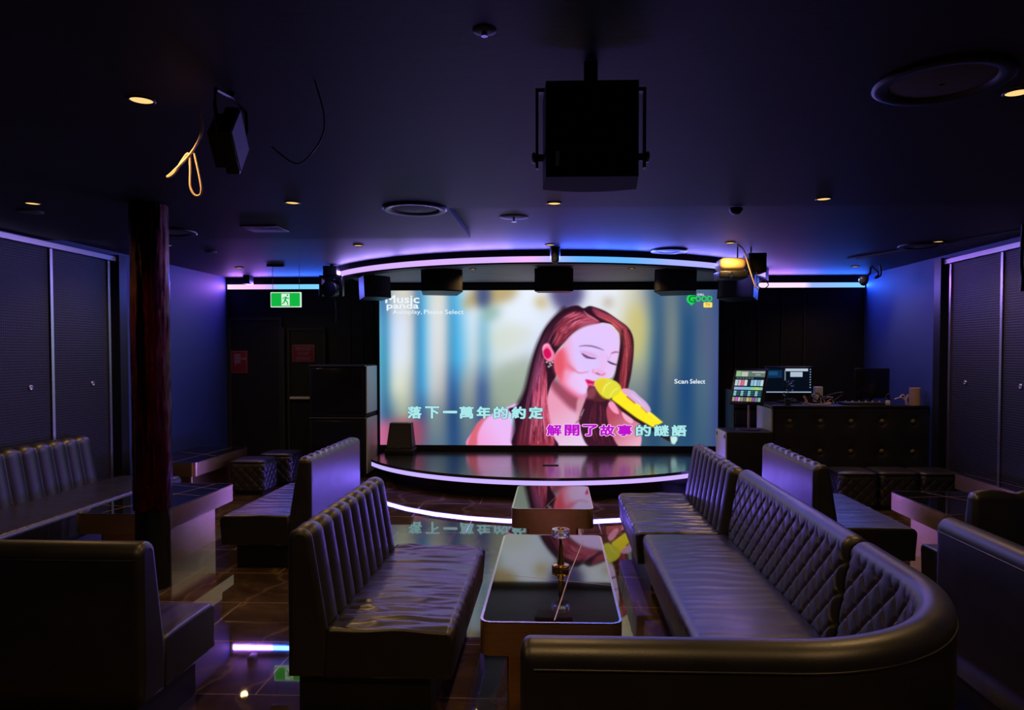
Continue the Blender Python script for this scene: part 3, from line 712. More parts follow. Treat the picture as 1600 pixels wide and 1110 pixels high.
def sweep(mb, path, normals, ss, prof, weight, disp, round_end=.03):
    rows = []; N = len(path); cn = sum(p[0] for p in prof)/len(prof); cz = sum(p[1] for p in prof)/len(prof)
    m = len(prof); tl = [0]
    for j in range(1, m): tl.append(tl[-1]+math.hypot(prof[j][0]-prof[j-1][0], prof[j][1]-prof[j-1][1]))
    nrm = []
    for j in range(m):
        a, b = prof[(j-1) % m], prof[(j+1) % m]; dx, dz = b[0]-a[0], b[1]-a[1]; l = math.hypot(dx, dz) or 1
        nrm.append((dz/l, -dx/l))
    # orientation: outward
    ar = sum(prof[j][0]*prof[(j+1) % m][1]-prof[(j+1) % m][0]*prof[j][1] for j in range(m))
    sg = 1 if ar > 0 else -1
    L = ss[-1]
    for i in range(N):
        e = min(ss[i], L-ss[i]); sh = 0
        if e < round_end: sh = round_end*(1-math.sqrt(max(0, 1-(1-e/round_end)**2)))
        row = []
        for j in range(m):
            d = (disp(ss[i], tl[j], prof[j]) if weight[j] else 0)*weight[j]-sh
            n = prof[j][0]+sg*nrm[j][0]*d; z = prof[j][1]+sg*nrm[j][1]*d
            row.append((path[i][0]+normals[i][0]*n, path[i][1]+normals[i][1]*n, z))
        rows.append(row)
    mb.grid(rows, closed_v=True)
    mb.add(rows[0], [tuple(range(m))]); mb.add(rows[-1], [tuple(range(m))[::-1]])
def straight(L, step):
    n = max(2, int(L/step)); e = [0, .004, .010, .018]
    ss = sorted(set(e+[L-x for x in e]+[L*i/n for i in range(1, n)]))
    return [(s-L/2, 0) for s in ss], [(0, 1)]*len(ss), ss
def curved(poly_line, r, step):
    """rear line A -> corner -> B rounded with radius r; the front normal is to the right of travel"""
    A_, K, B_ = [Vector(p) for p in poly_line]; u = (K-A_).normalized(); v = (B_-K).normalized()
    p0 = K-u*r; p1 = K+v*r; pts = []
    n = int((p0-A_).length/step); pts += [A_.lerp(p0, i/n) for i in range(n)]
    c = p0+v*r; n = int(r*math.pi/2/step)
    for i in range(n):
        a = math.pi/2*i/n; pts.append(c-v*r*math.cos(a)+u*r*math.sin(a))
    n = int((B_-p1).length/step); pts += [p1.lerp(B_, i/n) for i in range(n+1)]
    ss = [0]
    for a, b in zip(pts, pts[1:]): ss.append(ss[-1]+(b-a).length)
    for e in (.004, .010, .018):
        pts.insert(1, A_+u*e) if False else None
    no = []
    for i in range(len(pts)):
        t = (pts[min(i+1, len(pts)-1)]-pts[max(i-1, 0)]).normalized(); no.append((t.y, -t.x))
    return [(p.x, p.y) for p in pts], no, ss
def seat_profile(D, tb, zs=ZS):
    r = .045; pr = [(tb-.02, zs-.012)]; w = [0]
    n = 26
    for i in range(1, n+1): pr.append((tb-.02+(D-r-tb+.02)*i/n, zs+.004*math.sin(math.pi*i/n))); w.append(1)
    for i in range(1, 7):
        a = R(90-90*i/7); pr.append((D-r+r*math.cos(a), zs-r+r*math.sin(a))); w.append(.8)
    for i in range(5): pr.append((D-.004*i, zs-r-(zs-r-ZB0)*i/4)); w.append(.5 if i < 4 else 0)
    pr += [(tb-.02, ZB0)]; w += [0]
    return pr[::-1], w[::-1]
def wrinkle(amount, seed, freq=58):
    def f(s, t, p):
        n, z = p; v = Vector((n*2.2+seed, s*freq*.35, seed*1.7)); g = noise.noise(v)
        h_ = noise.noise(Vector((n*3.0+seed*3, s*1.6, 4.1)))
        rid = 1-2*abs(math.sin(s*freq*.5+h_*3.2+g*2.2+n*1.2))**.8
        fade = .5+.5*noise.noise(Vector((seed*5, s*1.5, n*2)))
        return amount*(rid*.75*max(0, fade)+g*.8)
    return f
def cushion_noise(a): return lambda s, t, p: a*noise.noise(Vector((s*3, p[0]*3, p[1]*3)))
def sofa(name, label, L, D, style='channel', per=.155, loc=(0, 0, 0), rz=0, wr=.006, seed=1, group=None, curve=None, tb=TB, tt=TT, ztop=ZTOP, seat_ext=0.0, piping=False):
    root = thing(name, label, 'sofa', loc, rz, group)
    step = .008 if style == 'diamond' else .012
    if curve: path, no, ss = curved(curve[0], curve[1], step)
    else: path, no, ss = straight(L, step)
    pr, w = back_profile(ztop, tb, tt, 60 if style == 'diamond' else 30, .0 if style == 'diamond' else 1.0)
    def disp(s, t, p): return tuft(style, s, t, per)
    mb = MB(); sweep(mb, path, no, ss, pr, w, disp); bko = mb.build('backrest', M['leather'], root)
    if curve: path2, no2, ss2 = curved(curve[0], curve[1], .02)
    else:
        path2, no2, ss2 = straight(L+seat_ext, .013)
        path2 = [(x-seat_ext/2, y) for x, y in path2]
    sp, sw = seat_profile(D, tb)
    mb = MB(); sweep(mb, path2, no2, ss2, sp, sw, wrinkle(wr, seed) if wr else cushion_noise(.004), .014); mb.build('seat', M['leather_top'], root)
    kb = MB()
    if curve:
        path3, no3, ss3 = curved(curve[0], curve[1], .06); path3, no3 = path3[1:-1], no3[1:-1]
        a = [(p[0]+n[0]*.04, p[1]+n[1]*.04) for p, n in zip(path3, no3)]; b = [(p[0]+n[0]*(D-.12), p[1]+n[1]*(D-.12)) for p, n in zip(path3, no3)]
        for i in range(len(a)-1):
            vs = [(*a[i], 0), (*a[i+1], 0), (*b[i+1], 0), (*b[i], 0), (*a[i], ZB0+.004), (*a[i+1], ZB0+.004), (*b[i+1], ZB0+.004), (*b[i], ZB0+.004)]
            fs = [(0, 1, 5, 4), (3, 7, 6, 2), (0, 3, 2, 1), (4, 5, 6, 7)]
            if i == 0: fs.append((0, 4, 7, 3))
            if i == len(a)-2: fs.append((1, 2, 6, 5))
            kb.add(vs, fs)
    else: kb.box(-L/2+.05, L/2-.05, .04, D-.12, 0, ZB0+.004)
    kb.build('plinth', M['kick'], root)
    if piping:
        off = .006
        rows = []
        def rim(n, z): return [(p[0]+q_[0]*n, p[1]+q_[1]*n, z) for p, q_ in zip(path[4::3], no[4::3])][:-1]
        pm = MB(); pm.tube(rim(-.001, ztop-tt*.5-.012), .0035, 6); pm.build('piping', M['leather'], bko)
    return root
# left side (facing +X: rz=-90, facing -X: rz=90, facing +Y: 0)
def sx_faces(x_rear, y0, y1, face): return dict(L=y1-y0, loc=(x_rear, (y0+y1)/2, 0), rz=R(-90) if face == '+x' else R(90))
sofa('banquette_sofa', 'black channel-back sofa with a wrinkled seat left of the near coffee table', D=.79, wr=.016, seed=2.3, **sx_faces(-1.26, 3.26, 4.72, '+x'))
sofa('banquette_sofa', 'black sofa turned away to the left, its plain back lit purple, left of the stage', D=.74, wr=.006, seed=5.1, **sx_faces(-1.93, 5.52, 6.95, '-x'))
sofa('banquette_sofa', 'dark sofa seen from behind in the lower left corner of the photo', L=2.6, D=.66, style='plain', loc=(-3.07, 2.95, 0), rz=0, wr=.002, seed=3, piping=True)
sofa('banquette_sofa', 'black channel-back sofa standing along the left wall panels', D=.92, tb=.26, tt=.17, per=.19, wr=.004, seed=7, seat_ext=.30, **sx_faces(-4.845, 4.1, 7.0, '+x'))
# right side
sofa('banquette_sofa', 'black channel-back sofa with a wrinkled seat nearest the stage, right of the far table', D=.79, wr=.014, seed=8.2, **sx_faces(1.37, 5.12, 6.56, '-x'))
sofa('banquette_sofa', 'long black sofa with a diamond-quilted back right of the near coffee table', D=.79, style='diamond', per=.135, wr=.003, seed=4.4, **sx_faces(1.41, 3.20, 5.06, '-x'))
sofa('corner_sofa', 'curved black corner sofa with a quilted inside, its rolled rim across the foreground', L=0, D=.72, style='diamond', per=.14, wr=.002, seed=6, curve=([(1.41, 3.14), (1.41, 1.97), (-.10, 1.97)], .74), piping=True)
sofa('banquette_sofa', 'black sofa turned away to the right, its plain back lit purple, before the counter', D=.76, wr=.006, seed=9.7, **sx_faces(1.90, 5.27, 6.60, '+x'))
s5 = sofa('banquette_sofa', 'dark sofa with a stitched top seam cut by the right edge of the photo', D=.70, style='plain', wr=.003, seed=12, piping=True, **sx_faces(1.91, 1.9, 3.62, '+x'))
sofa('banquette_sofa', 'dark sofa seen from behind at far right, gold light along its rolled top', L=1.75, D=.62, per=.26, loc=(3.36, 4.28, 0), rz=0, wr=.003, seed=14)

# ------------------------------------------------------------------ ottomans
def ottoman(label, loc_, group):
    t = thing('ottoman', label, 'stool', loc_, 0, group); b = .215
    rows = []; per = .125; N = 72
    prof = [(.94, .05), (1, .06)]+[(1, .06+.28*i/22) for i in range(1, 23)]+[(.985, .365), (.94, .385)]
    sq = rrect(-b, b, -b, b, .06, 8); m = len(sq)
    cum = [0]
    for i in range(m): a, c = sq[i], sq[(i+1) % m]; cum.append(cum[-1]+math.hypot(c[0]-a[0], c[1]-a[1]))
    dense = []
    for i in range(132):
        s = cum[-1]*i/132; k = max(j for j in range(m) if cum[j] <= s+1e-9); f = (s-cum[k])/max(cum[k+1]-cum[k], 1e-9)
        a, c = sq[k], sq[(k+1) % m]; dense.append((a[0]+(c[0]-a[0])*f, a[1]+(c[1]-a[1])*f, s))
    for sc, z in prof:
        row = []
        for x, y, s in dense:
            d = tuft('diamond', s, z-.05, cum[-1]/14) if .07 < z < .35 else 0
            k = sc*(1+d*1.0/b); row.append((x*k, y*k, z))
        rows.append(row)
    mb = MB(); mb.grid(rows, closed_v=True); mb.add(rows[0], [tuple(range(132))])
    mb.build('body', M['leather'], t)
    top = MB(); rr = []
    for sc, z in ((.945, .384), (1.0, .392), (1.01, .402), (.98, .413), (.9, .420), (.6, .428), (.25, .431)):
        rr.append([(x*sc, y*sc, z) for x, y, s in dense])
    top.grid(rr, closed_v=True); top.add(rr[-1], [tuple(range(132))]); top.add(rr[0], [tuple(range(132))[::-1]])
    top.build('seat', M['leather_top'], t)
    MB().box(-.17, .17, -.17, .17, 0, .055).build('plinth', M['kick'], t)
    return t
o1 = ottoman('black quilted cube ottoman nearer the camera beside the left back table', (-3.72, 8.62, 0), 'ottomans by the left back table')
dup(o1, (-3.62, 9.22, 0), 0, 'black cube ottoman half hidden behind the other one by the left back table')
g = 'ottomans before the counter'
dup(o1, (3.30, 8.02, 0), 0, 'black ottoman before the counter, leftmost of three, next to the purple-lit sofa back', g)
dup(o1, (3.745, 8.04, 0), 0, 'black ottoman before the counter, middle one of three', g)
dup(o1, (4.185, 8.02, 0), 0, 'black ottoman before the counter, rightmost of three, next to the right wall', g)

# ------------------------------------------------------------------ coffee tables
def coffee_table(label, x0, x1, y0, y1, lines, z=.50):
    cx, cy = (x0+x1)/2, (y0+y1)/2; w, d = (x1-x0)/2, (y1-y0)/2
    t = thing('coffee_table', label, 'table', (cx, cy, 0))
    P_ = rrect(-w, w, -d, d, .055, 8); Q_ = rrect(-w+.012, w-.012, -d+.012, d-.012, .045, 8); n = len(P_)
    mb = MB(); vs = [(x, y, z-.155) for x, y in P_]+[(x, y, z-.004) for x, y in P_]
    mb.add(vs, [(i, (i+1) % n, n+(i+1) % n, n+i) for i in range(n)], 0, True); mb.add(vs, [tuple(range(n))[::-1]]); mb.add(vs, [tuple(range(n, 2*n))])
    mb.build('apron', M['gold'], t)
    mb = MB(); vs = [(x, y, z-.006) for x, y in P_]+[(x, y, z) for x, y in P_]+[(x, y, z) for x, y in Q_]+[(x, y, z-.004) for x, y in Q_]
    for k in range(3): mb.add(vs, [(k*n+i, k*n+(i+1) % n, (k+1)*n+(i+1) % n, (k+1)*n+i) for i in range(n)])
    mb.build('edge_trim', M['edge'], t)
    mb = MB(); mb.prism(Q_, z-.004, z-.0005)
    for (xa, ya), (xb, yb), wd in lines:
        a, b = Vector((xa*w, ya*d)), Vector((xb*w, yb*d)); nn = Vector((-(b-a).y, (b-a).x)).normalized()*wd
        m_ = a.lerp(b, .5)+nn*3
        mb.add([((a+nn).x, (a+nn).y, z-.0001), ((a-nn).x, (a-nn).y, z-.0001), ((m_-nn).x, (m_-nn).y, z-.0001), ((m_+nn).x, (m_+nn).y, z-.0001), ((b-nn).x, (b-nn).y, z-.0001), ((b+nn).x, (b+nn).y, z-.0001)], [(0, 1, 2, 3), (3, 2, 4, 5)], 1)
    mb.build('table_top', [M['marble'], M['vein']], t)
    MB().prism(rrect(-w+.115, w-.115, -d+.14, d-.14, .02, 3), 0, z-.154).build('pedestal', M['gold'], t)
    return t
coffee_table('black marble coffee table with rose gold sides and a brass lamp, nearest the camera', -.345, .305, 3.18, 4.74,
             [((-.96, -.10), (.96, -.32), .0016), ((.05, -.96), (.62, .82), .003)])
coffee_table('small gold-sided coffee table at the stage edge, its top mirroring the screen', -.345, .30, 5.53, 6.5, [((-.2, -.95), (.4, .95), .0012)])
coffee_table('gold-sided coffee table right behind the red column', -3.66, -3.0, 5.24, 6.52,
             [((-.9, .35), (.9, .1), .0025), ((-.4, -.95), (.5, .95), .0025), ((-.95, -.5), (.95, -.75), .0015), ((-.8, .9), (.95, .55), .002)])
coffee_table('dark gold-sided coffee table at the left back, farther than the column', -4.68, -4.0, 7.72, 9.1, [((-.9, .3), (.9, -.2), .003), ((.2, -.95), (.5, .95), .003)])
coffee_table('gold-sided coffee table at right, its left side glowing pink', 2.95, 3.62, 5.43, 6.36, [((-.9, .4), (.95, .55), .0018), ((-.2, .95), (.95, -.7), .0035)])
coffee_table('narrow gold-sided table pushed against the right wall panels', 4.05, 4.39, 5.9, 7.36, [((-.5, .9), (.5, -.9), .002)])

# brass lamp on the near table
lt = thing('table_lamp', 'small brass table lamp with a clear disc top on the near coffee table', 'lamp', (.03, 3.98, .50))
MB().lathe([(.049, 0), (.050, .004), (.050, .022), (.046, .027), (.02, .029)], 32).build('base', M['brass'], lt)
MB().lathe([(.021, .028), (.017, .06), (.0125, .12), (.011, .175), (.015, .186)], 24).build('stem', M['brass'], lt)
MB().lathe([(.049, .187), (.050, .190), (.050, .226), (.048, .229)], 32).build('lamp_shade', M['acrylic'], lt)
MB().lathe([(.018, .2292), (.018, .235), (.012, .238)], 20).build('touch_button', M['brass'], lt)

# ------------------------------------------------------------------ red foil column
col = thing('column', 'round pillar wrapped in dark red foil standing by the left coffee table', 'pillar', (-2.955, 5.09, 0))
MB().lathe([(.118, 0), (.118, 2.798)], 40).build('core', M['black_gloss'], col)
rows = []
for i in range(70):
    z = .58+(2.795-.58)*i/69; row = []
    for k in range(96):
        a = 2*math.pi*k/96
        r = .127+.007*noise.noise(Vector((math.cos(a)*6, math.sin(a)*6, z*1.1)))+.005*noise.noise(Vector((math.cos(a)*19, math.sin(a)*19, z*6)))
        row.append((r*math.cos(a), r*math.sin(a), z))
    rows.append(row)
MB().grid(rows, closed_v=True).build('foil_wrap', M['foil'], col)

# ------------------------------------------------------------------ counter, pedestal and what stands on them
ct = thing('counter', 'black bar counter with a tufted front of brass buttons at right', 'counter', (3.52, 8.6, 0))
MB().rbox(-.90, .92, .02, .66, 0, 1.055, .008).build('body', M['black_rough'], ct)
MB().rbox(-.92, .93, 0, .70, 1.056, 1.09, .006).build('worktop', M['black'], ct)
rows = []
bxs = [-.71, -.345, .02, .385, .75]; bzs = [.54, .90]
for i in range(45):
    z = .12+.93*i/44; row = []
    for j in range(90):
        x = -.89+1.80*j/89; d = min(math.hypot(x-a, z-b) for a in bxs for b in bzs)
        row.append((x, .012+.020*math.exp(-(d/.05)**2)-.010*min(1, d/.2), z))
    rows.append(row)
pf = MB().grid(rows).build('padded_front', M['leather'], ct)
for bz in bzs:
    for bx in bxs:
        m = MB(); m.T = Matrix.Translation((bx, .030, bz)) @ Matrix.Rotation(R(90), 4, 'X')
        m.lathe([(.034, 0), (.033, .012), (.026, .024), (.014, .031), (.004, .033)], 18); m.build('button', M['brass_dull'], pf)
MB().box(-.925, -.902, .03, .64, .02, 1.05).build('side_panel', M['grey'], ct)  # pale sheet imitates stage light on the counter's left side

pd = thing('pedestal_cabinet', 'low black cabinet under the song tablet left of the counter', 'cabinet', (2.32, 8.5, 0))
MB().rbox(-.28, .27, 0, .52, 0, .78, .006).build('body', M['black'], pd)
MB().box(-.297, -.281, .01, .51, .02, .775).build('side_panel', M['grey'], pd)  # stage light on this side is put into a pale face
for yy in (.05, .45): MB().box(-.303, -.297, yy-.02, yy+.02, .70, .74).build('latch', M['black'], pd)

tb_ = thing('tablet_stand', 'upright touch tablet glowing with song tiles on the low cabinet', 'tablet', (2.36, 8.75, .78))
MB().lathe([(.15, 0), (.15, .012), (.13, .018), (.03, .022)], 32).build('base', M['black'], tb_)
MB().lathe([(.012, .02), (.012, .36)], 12).build('pole', M['alu'], tb_)
tilt = Matrix.Translation((.0, .01, .53)) @ Matrix.Rotation(R(-30), 4, 'Z') @ Matrix.Rotation(R(-30), 4, 'X')
m = MB(); m.T = tilt; m.rbox(-.205, .205, -.012, .022, -.245, .245, .01); m.build('housing', M['black'], tb_)
m = MB(); m.T = tilt
def tile(x0, x1, z0, z1, c, y=-.0135): m.add([(x0, y, z0), (x1, y, z0), (x1, y, z1), (x0, y, z1)], [(0, 1, 2, 3)], 0, False, tuple(s2l(c)))
W_, H_ = .178, .215
def tl_(u0, u1, v0, v1, c, k): tile(-W_+2*W_*u0, -W_+2*W_*u1, H_-2*H_*v1, H_-2*H_*v0, c, -.0128-.0004*k)
tl_(0, 1, 0, 1, (22, 38, 48), 0); rt_ = random.Random(5)
tl_(0, 1, 0, .20, (110, 130, 120), 1); tl_(.02, .18, .02, .19, (160, 205, 150), 2); tl_(.2, .42, .04, .19, (205, 215, 190), 2); tl_(.55, .98, .03, .07, (190, 195, 200), 2); tl_(.68, .85, .11, .15, (170, 180, 190), 2)
for i in range(9):
    u = .02+.108*i; tl_(u, u+.095, .30, .49, [(190, 225, 235), (225, 190, 205), (235, 120, 140), (225, 235, 240), (40, 50, 60), (150, 205, 235), (180, 215, 240), (130, 190, 225), (210, 230, 240)][i], 1)
for i in range(8): tl_(.02+.12*i, .02+.12*(i+1), .53, .62, [(170, 190, 235), (160, 180, 240), (150, 190, 240), (130, 200, 235), (120, 215, 200), (150, 225, 150), (180, 230, 130), (150, 215, 170)][i], 1)
for r_ in range(3):
    for i in range(4):
        tl_(.03+.24*i, .12+.24*i, .655+.055*r_, .70+.055*r_, (150, 215, 225), 1); tl_(.13+.24*i, .24+.24*i, .665+.055*r_, .68+.055*r_, (90, 150, 165), 1)
for i in range(10): tl_(.02+.096*i, .10+.096*i, .86, .985, (rt_.randint(90, 235), rt_.randint(90, 210), rt_.randint(100, 220)), 1)
for i in range(6): tl_(.05+.1*i, .12+.1*i, .235, .255, (120, 160, 170), 1)
m.build('display', M['lcd'], tb_)

mo = thing('computer_monitor', 'lit computer monitor with a dark blue desktop behind the small plant', 'monitor', (2.98, 9.18, 1.09))
MB().rbox(-.30, .30, 0, .03, .10, .46, .008).build('housing', M['black'], mo)
m = MB()
def mt(u0, u1, v0, v1, c, k): m.add([(-.285+.57*u0, -.0008-.0004*k, .445-.33*v1), (-.285+.57*u1, -.0008-.0004*k, .445-.33*v1), (-.285+.57*u1, -.0008-.0004*k, .445-.33*v0), (-.285+.57*u0, -.0008-.0004*k, .445-.33*v0)], [(0, 1, 2, 3)], 0, False, tuple(s2l(c)))
mt(0, 1, 0, 1, (8, 16, 30), 0); mt(0, .35, .1, .4, (15, 50, 90), 1); mt(.05, .25, .15, .3, (28, 80, 125), 2); mt(0, 1, .93, .97, (170, 190, 215), 1)
mt(.42, .92, .04, .14, (200, 215, 235), 1); mt(.53, .80, .17, .36, (190, 208, 230), 1); mt(.40, .43, .1, .5, (110, 130, 150), 1)
for i in range(8): mt(.96, .985, .05+.1*i, .09+.1*i, (150, 170, 200), 1)
m.build('display', M['lcd'], mo)
MB().rbox(-.03, .03, .03, .05, .02, .25, .005).rbox(-.12, .12, -.06, .12, 0, .02, .004).build('stand', M['black'], mo)

pl = thing('potted_plant', 'little green leafy plant in a dark pot on the counter', 'plant', (2.82, 8.72, 1.09))
MB().lathe([(.030, 0), (.042, .07), (.042, .075), (.036, .072)], 20).build('pot', M['pot'], pl)
lf = MB(); rl = random.Random(2)
for k in range(46):
    a = rl.uniform(0, 6.28); hgt = rl.uniform(.07, .30); rr_ = rl.uniform(.01, .085)*(1.1-hgt*1.6)
    c = Vector((rr_*math.cos(a), rr_*math.sin(a), hgt)); dr = Vector((math.cos(a), math.sin(a), rl.uniform(-.5, .9))).normalized(); sd_ = dr.cross(Vector((0, 0, 1))).normalized()*.013; L_ = rl.uniform(.035, .06)
    lf.add([c[:], (c+dr*L_*.5+sd_)[:], (c+dr*L_)[:], (c+dr*L_*.5-sd_+Vector((0, 0, .004)))[:]], [(0, 1, 2), (0, 2, 3)], 0, True)
lf.build('foliage', M['leaf'], pl)
MB().tube([(0, 0, .06), (.004, 0, .18), (-.004, .004, .29)], .005).build('stem', M['leaf'], pl)

def cable(name, label, pts, r, mat, n=8, cat='cable', group=None):
    P_ = [Vector(p) for p in pts]; q_ = []
    for i in range(len(P_)-1):
        p0, p1, p2, p3 = P_[max(i-1, 0)], P_[i], P_[i+1], P_[min(i+2, len(P_)-1)]
        for k in range(n):
            t = k/n; q_.append(.5*((2*p1)+(-p0+p2)*t+(2*p0-5*p1+4*p2-p3)*t*t+(-p0+3*p1-3*p2+p3)*t**3))
    q_.append(P_[-1])
    return tag(MB().tube(q_, r, 8).build(name, M[mat]), label, cat, group)
zt = 1.09
rc = random.Random(11)
for k in range(7):
    x0 = 2.98+.06*k; pts = []
    for i in range(6):
        pts.append((x0+rc.uniform(-.12, .14)+.04*i, 8.66+.052*k+rc.uniform(-.012, .012), zt+.012+abs(rc.gauss(0, .07))*(1 if 0 < i < 5 else 0)))
    cable('cable', 'tangled brown cable in the heap on the counter beside the plant', pts, .007, 'cable_tan' if k % 3 == 0 else 'cable', group='cables heaped on the counter')
tag(MB().rbox(3.24, 3.34, 8.98, 9.06, 1.09, 1.30, .01).build('junction_box', M['grey']), 'small pale box standing behind the cable heap on the counter', 'box')
dm = thing('laptop', 'dark open screen seen from behind on the counter', 'laptop', (3.98, 9.06, 1.09), R(12))
MB().rbox(-.24, .24, 0, .02, .06, .44, .008).build('housing', M['black_gloss'], dm)
MB().rbox(-.10, .10, -.08, .10, 0, .014, .004).rbox(-.02, .02, .021, .04, .012, .2, .004).build('stand', M['black'], dm)
mxr = thing('audio_mixer', 'flat dark audio mixer lying on the counter before the laptop', 'mixer', (3.72, 8.78, 1.09))
MB().rbox(-.24, .24, -.1, .1, 0, .035, .006).build('body', M['grey_dark'], mxr)
for k in range(6): MB().rbox(-.2+.08*k-.008, -.2+.08*k+.008, -.06, -.03, .035, .05, .003).build('fader', M['white'], mxr)
tag(MB().rbox(3.965, 4.015, 8.645, 8.69, 1.09, 1.15, .012).build('mouse', M['white']), 'small white gadget on the counter edge before the laptop', 'gadget')
for k, (dx, top) in enumerate(((-.16, .10), (-.09, .13), (.0, .11), (.03, .13), (.05, .10))):
    cable('cable', 'pale tan cable fanning out beside the tan cup on the counter', [(4.21, 8.625+.016*k, zt+.006), (4.205+dx*.15, 8.625+.016*k, zt+.06), (4.21+dx*.5, 8.625+.016*k, zt+top), (4.21+dx, 8.625+.016*k, zt+top-.02)], .006, 'cable_tan', group='tan cables by the cup')
cable('cable', 'dark coiled cable on the counter between the laptop and the tan cables', [(3.98, 8.72, zt+.01), (4.0, 8.74, zt+.10), (4.03, 8.73, zt+.13), (4.035, 8.73, zt+.05), (4.0, 8.725, zt+.012)], .010, 'cable')
cp_ = thing('paper_cup', 'tall tan paper cup at the right end of the counter', 'cup', (4.335, 8.72, 1.09))
MB().lathe([(.060, 0), (.061, .01), (.062, .205), (.064, .212), (.060, .212), (.058, .02)], 28).build('cup_body', M['cream'], cp_)

# rack of amplifiers by the screen
ra = thing('amplifier_rack', 'black amplifier rack standing between the screen and the counter', 'rack', (2.62, 9.62, 0))
MB().rbox(-.22, .24, .02, .5, 0, 1.22, .008).build('body', M['black'], ra)
for k in range(5):
    am = MB().rbox(-.20, .22, -.004, .02, .10+.22*k, .29+.22*k, .004).build('amplifier', M['grey_dark'], ra)
for k in range(4):
    m = MB(); m.T = Matrix.Translation((-.15+.10*k, -.004, 1.06)) @ Matrix.Rotation(R(90), 4, 'X'); m.lathe([(.018, 0), (.018, .014), (.014, .018)], 14); m.build('knob', M['steel'], am)

# ------------------------------------------------------------------ cabinets left of the stage
def case(label, z0, z1):
    t = thing('equipment_case', label, 'cabinet', (-3.0, 9.68, z0)); hh = z1-z0
    MB().rbox(-.40, .385, .02, .60, 0, hh-.004, .008).build('body', M['black_rough'], t)
    MB().box(.386, .398, .03, .59, .05, hh-.02).build('side_panel', M['grey'], t)  # screen light on the right side, coloured in as a pale sheet
    MB().rbox(-.37, .35, .0, .02, .05, hh-.05, .006).build('lid', M['black_gloss'], t)
    MB().box(-.40, .386, -.002, .018, hh-.022, hh-.004).build('edge_rail', M['steel'], t)
case('black equipment case with its side coloured pale as if lit, upper of two left of the screen', .84, 1.56)
case('black equipment case on the floor, lower of two left of the stage', 0, .838)

# stage monitor
mn = thing('stage_monitor', 'small black loudspeaker standing on the stage in front of the screen corner', 'speaker', (-2.2, 9.98, .285))
MB().rbox(-.20, .20, -.11, .20, 0, .075, .008).build('base', M['black'], mn)
m = MB(); m.add([(-.185, -.08, .076), (.185, -.08, .076), (.185, .18, .076), (-.185, .18, .076), (-.15, .0, .44), (.15, .0, .44), (.15, .16, .44), (-.15, .16, .44)], [(0, 3, 2, 1), (4, 5, 6, 7), (0, 1, 5, 4), (1, 2, 6, 5), (2, 3, 7, 6), (3, 0, 4, 7)]); mcb = m.build('cabinet', M['black'], mn)
m = MB(); m.add([(-.165, -.083, .10), (.165, -.083, .10), (.135, -.005, .43), (-.135, -.005, .43)], [(0, 1, 2, 3)]); m.add([(-.165, -.075, .10), (.165, -.075, .10), (.135, .003, .43), (-.135, .003, .43)], [(3, 2, 1, 0)]); mgr = m.build('grille', M['grey_dark'], mn)
MB().box(-.02, .02, -.089, -.084, .10, .106).build('badge', M['steel'], mgr)

# ------------------------------------------------------------------ signs
ex = thing('exit_sign', 'glowing green running-man exit sign hanging from the ceiling', 'sign', (-3.41, 8.9, 2.395))
MB().rbox(-.195, .195, -.012, .02, -.095, .095, .006).build('housing', M['exit_white'], ex)
m = MB(); m.prism(rrect(-.185, .185, -.085, .085, .012, 3), 0, .001); 
for i, v in enumerate(m.v): m.v[i] = (v[0], -.0135-v[2], v[1])
gf = m.build('green_face', M['exit_green'], ex)
m = MB(); m.add([(-.052, -.0155, -.075), (.052, -.0155, -.075), (.052, -.0155, .075), (-.052, -.0155, .075)], [(0, 1, 2, 3)]); m.build('doorway', M['exit_white'], gf)
m = MB()
def limb(a, b, w):
    a, b = Vector(a), Vector(b); n_ = Vector((-(b-a).y, (b-a).x)).normalized()*w
    m.add([(p.x, -.0175, p.y) for p in (a+n_, a-n_, b-n_, b+n_)], [(0, 1, 2, 3)])
limb((.012, .035), (-.008, -.010), .012); limb((-.006, -.008), (.024, -.03), .008); limb((.024, -.03), (.030, -.066), .007); limb((-.010, -.008), (-.020, -.04), .008); limb((-.020, -.04), (-.046, -.050), .007)
limb((.012, .030), (.036, .012), .006); limb((.036, .012), (.046, .024), .005); limb((.010, .034), (-.022, .026), .006); limb((-.022, .026), (-.034, .004), .005)
m.add([(.026+.011*math.cos(a), -.0175, .056+.011*math.sin(a)) for a in np.linspace(0, 6.28, 14, endpoint=False)], [tuple(range(14))]); m.build('running_figure', M['exit_green'], gf)
for xx in (-.17, .17): MB().tube([(xx, .005, .095), (xx, .005, ZC2-2.395-.001)], .003, 6).build('hanger', M['cable'], ex)
MB().rbox(-.24, -.02, -.02, .03, .415, ZC2-2.396, .006).build('mount', M['black'], ex)

def red_sign(name, label, x0, x1, z0, z1, y):
    t = thing(name, label, 'sign', ((x0+x1)/2, y, (z0+z1)/2)); w, hh = (x1-x0)/2, (z1-z0)/2
    MB().rbox(-w, w, -.006, .004, -hh, hh, .003).build('plate', M['sign_red'], t)
    b = .006; m = MB()
    for q_ in ((-w+.008, w-.008, hh-.014, hh-.008), (-w+.008, w-.008, -hh+.008, -hh+.014), (-w+.008, -w+.014, -hh+.008, hh-.008), (w-.014, w-.008, -hh+.008, hh-.008)):
        m.box(q_[0], q_[1], -.0075, -.0062, q_[2], q_[3])
    m.build('border', M['sign_ink'], t); return t, w, hh
t, w, hh = red_sign('hose_reel_sign', 'red sign with a pale fire hose reel picture on the left back door', -4.83+.01, -4.57, 1.42, 1.755, YB-.050)
m = MB(); m.box(-w+.05, .02, -.0078, -.0062, -.02, .12)
for k in range(3): m.box(-w+.06, .01, -.0092, -.0080, .0+.04*k, .006+.04*k, 1)
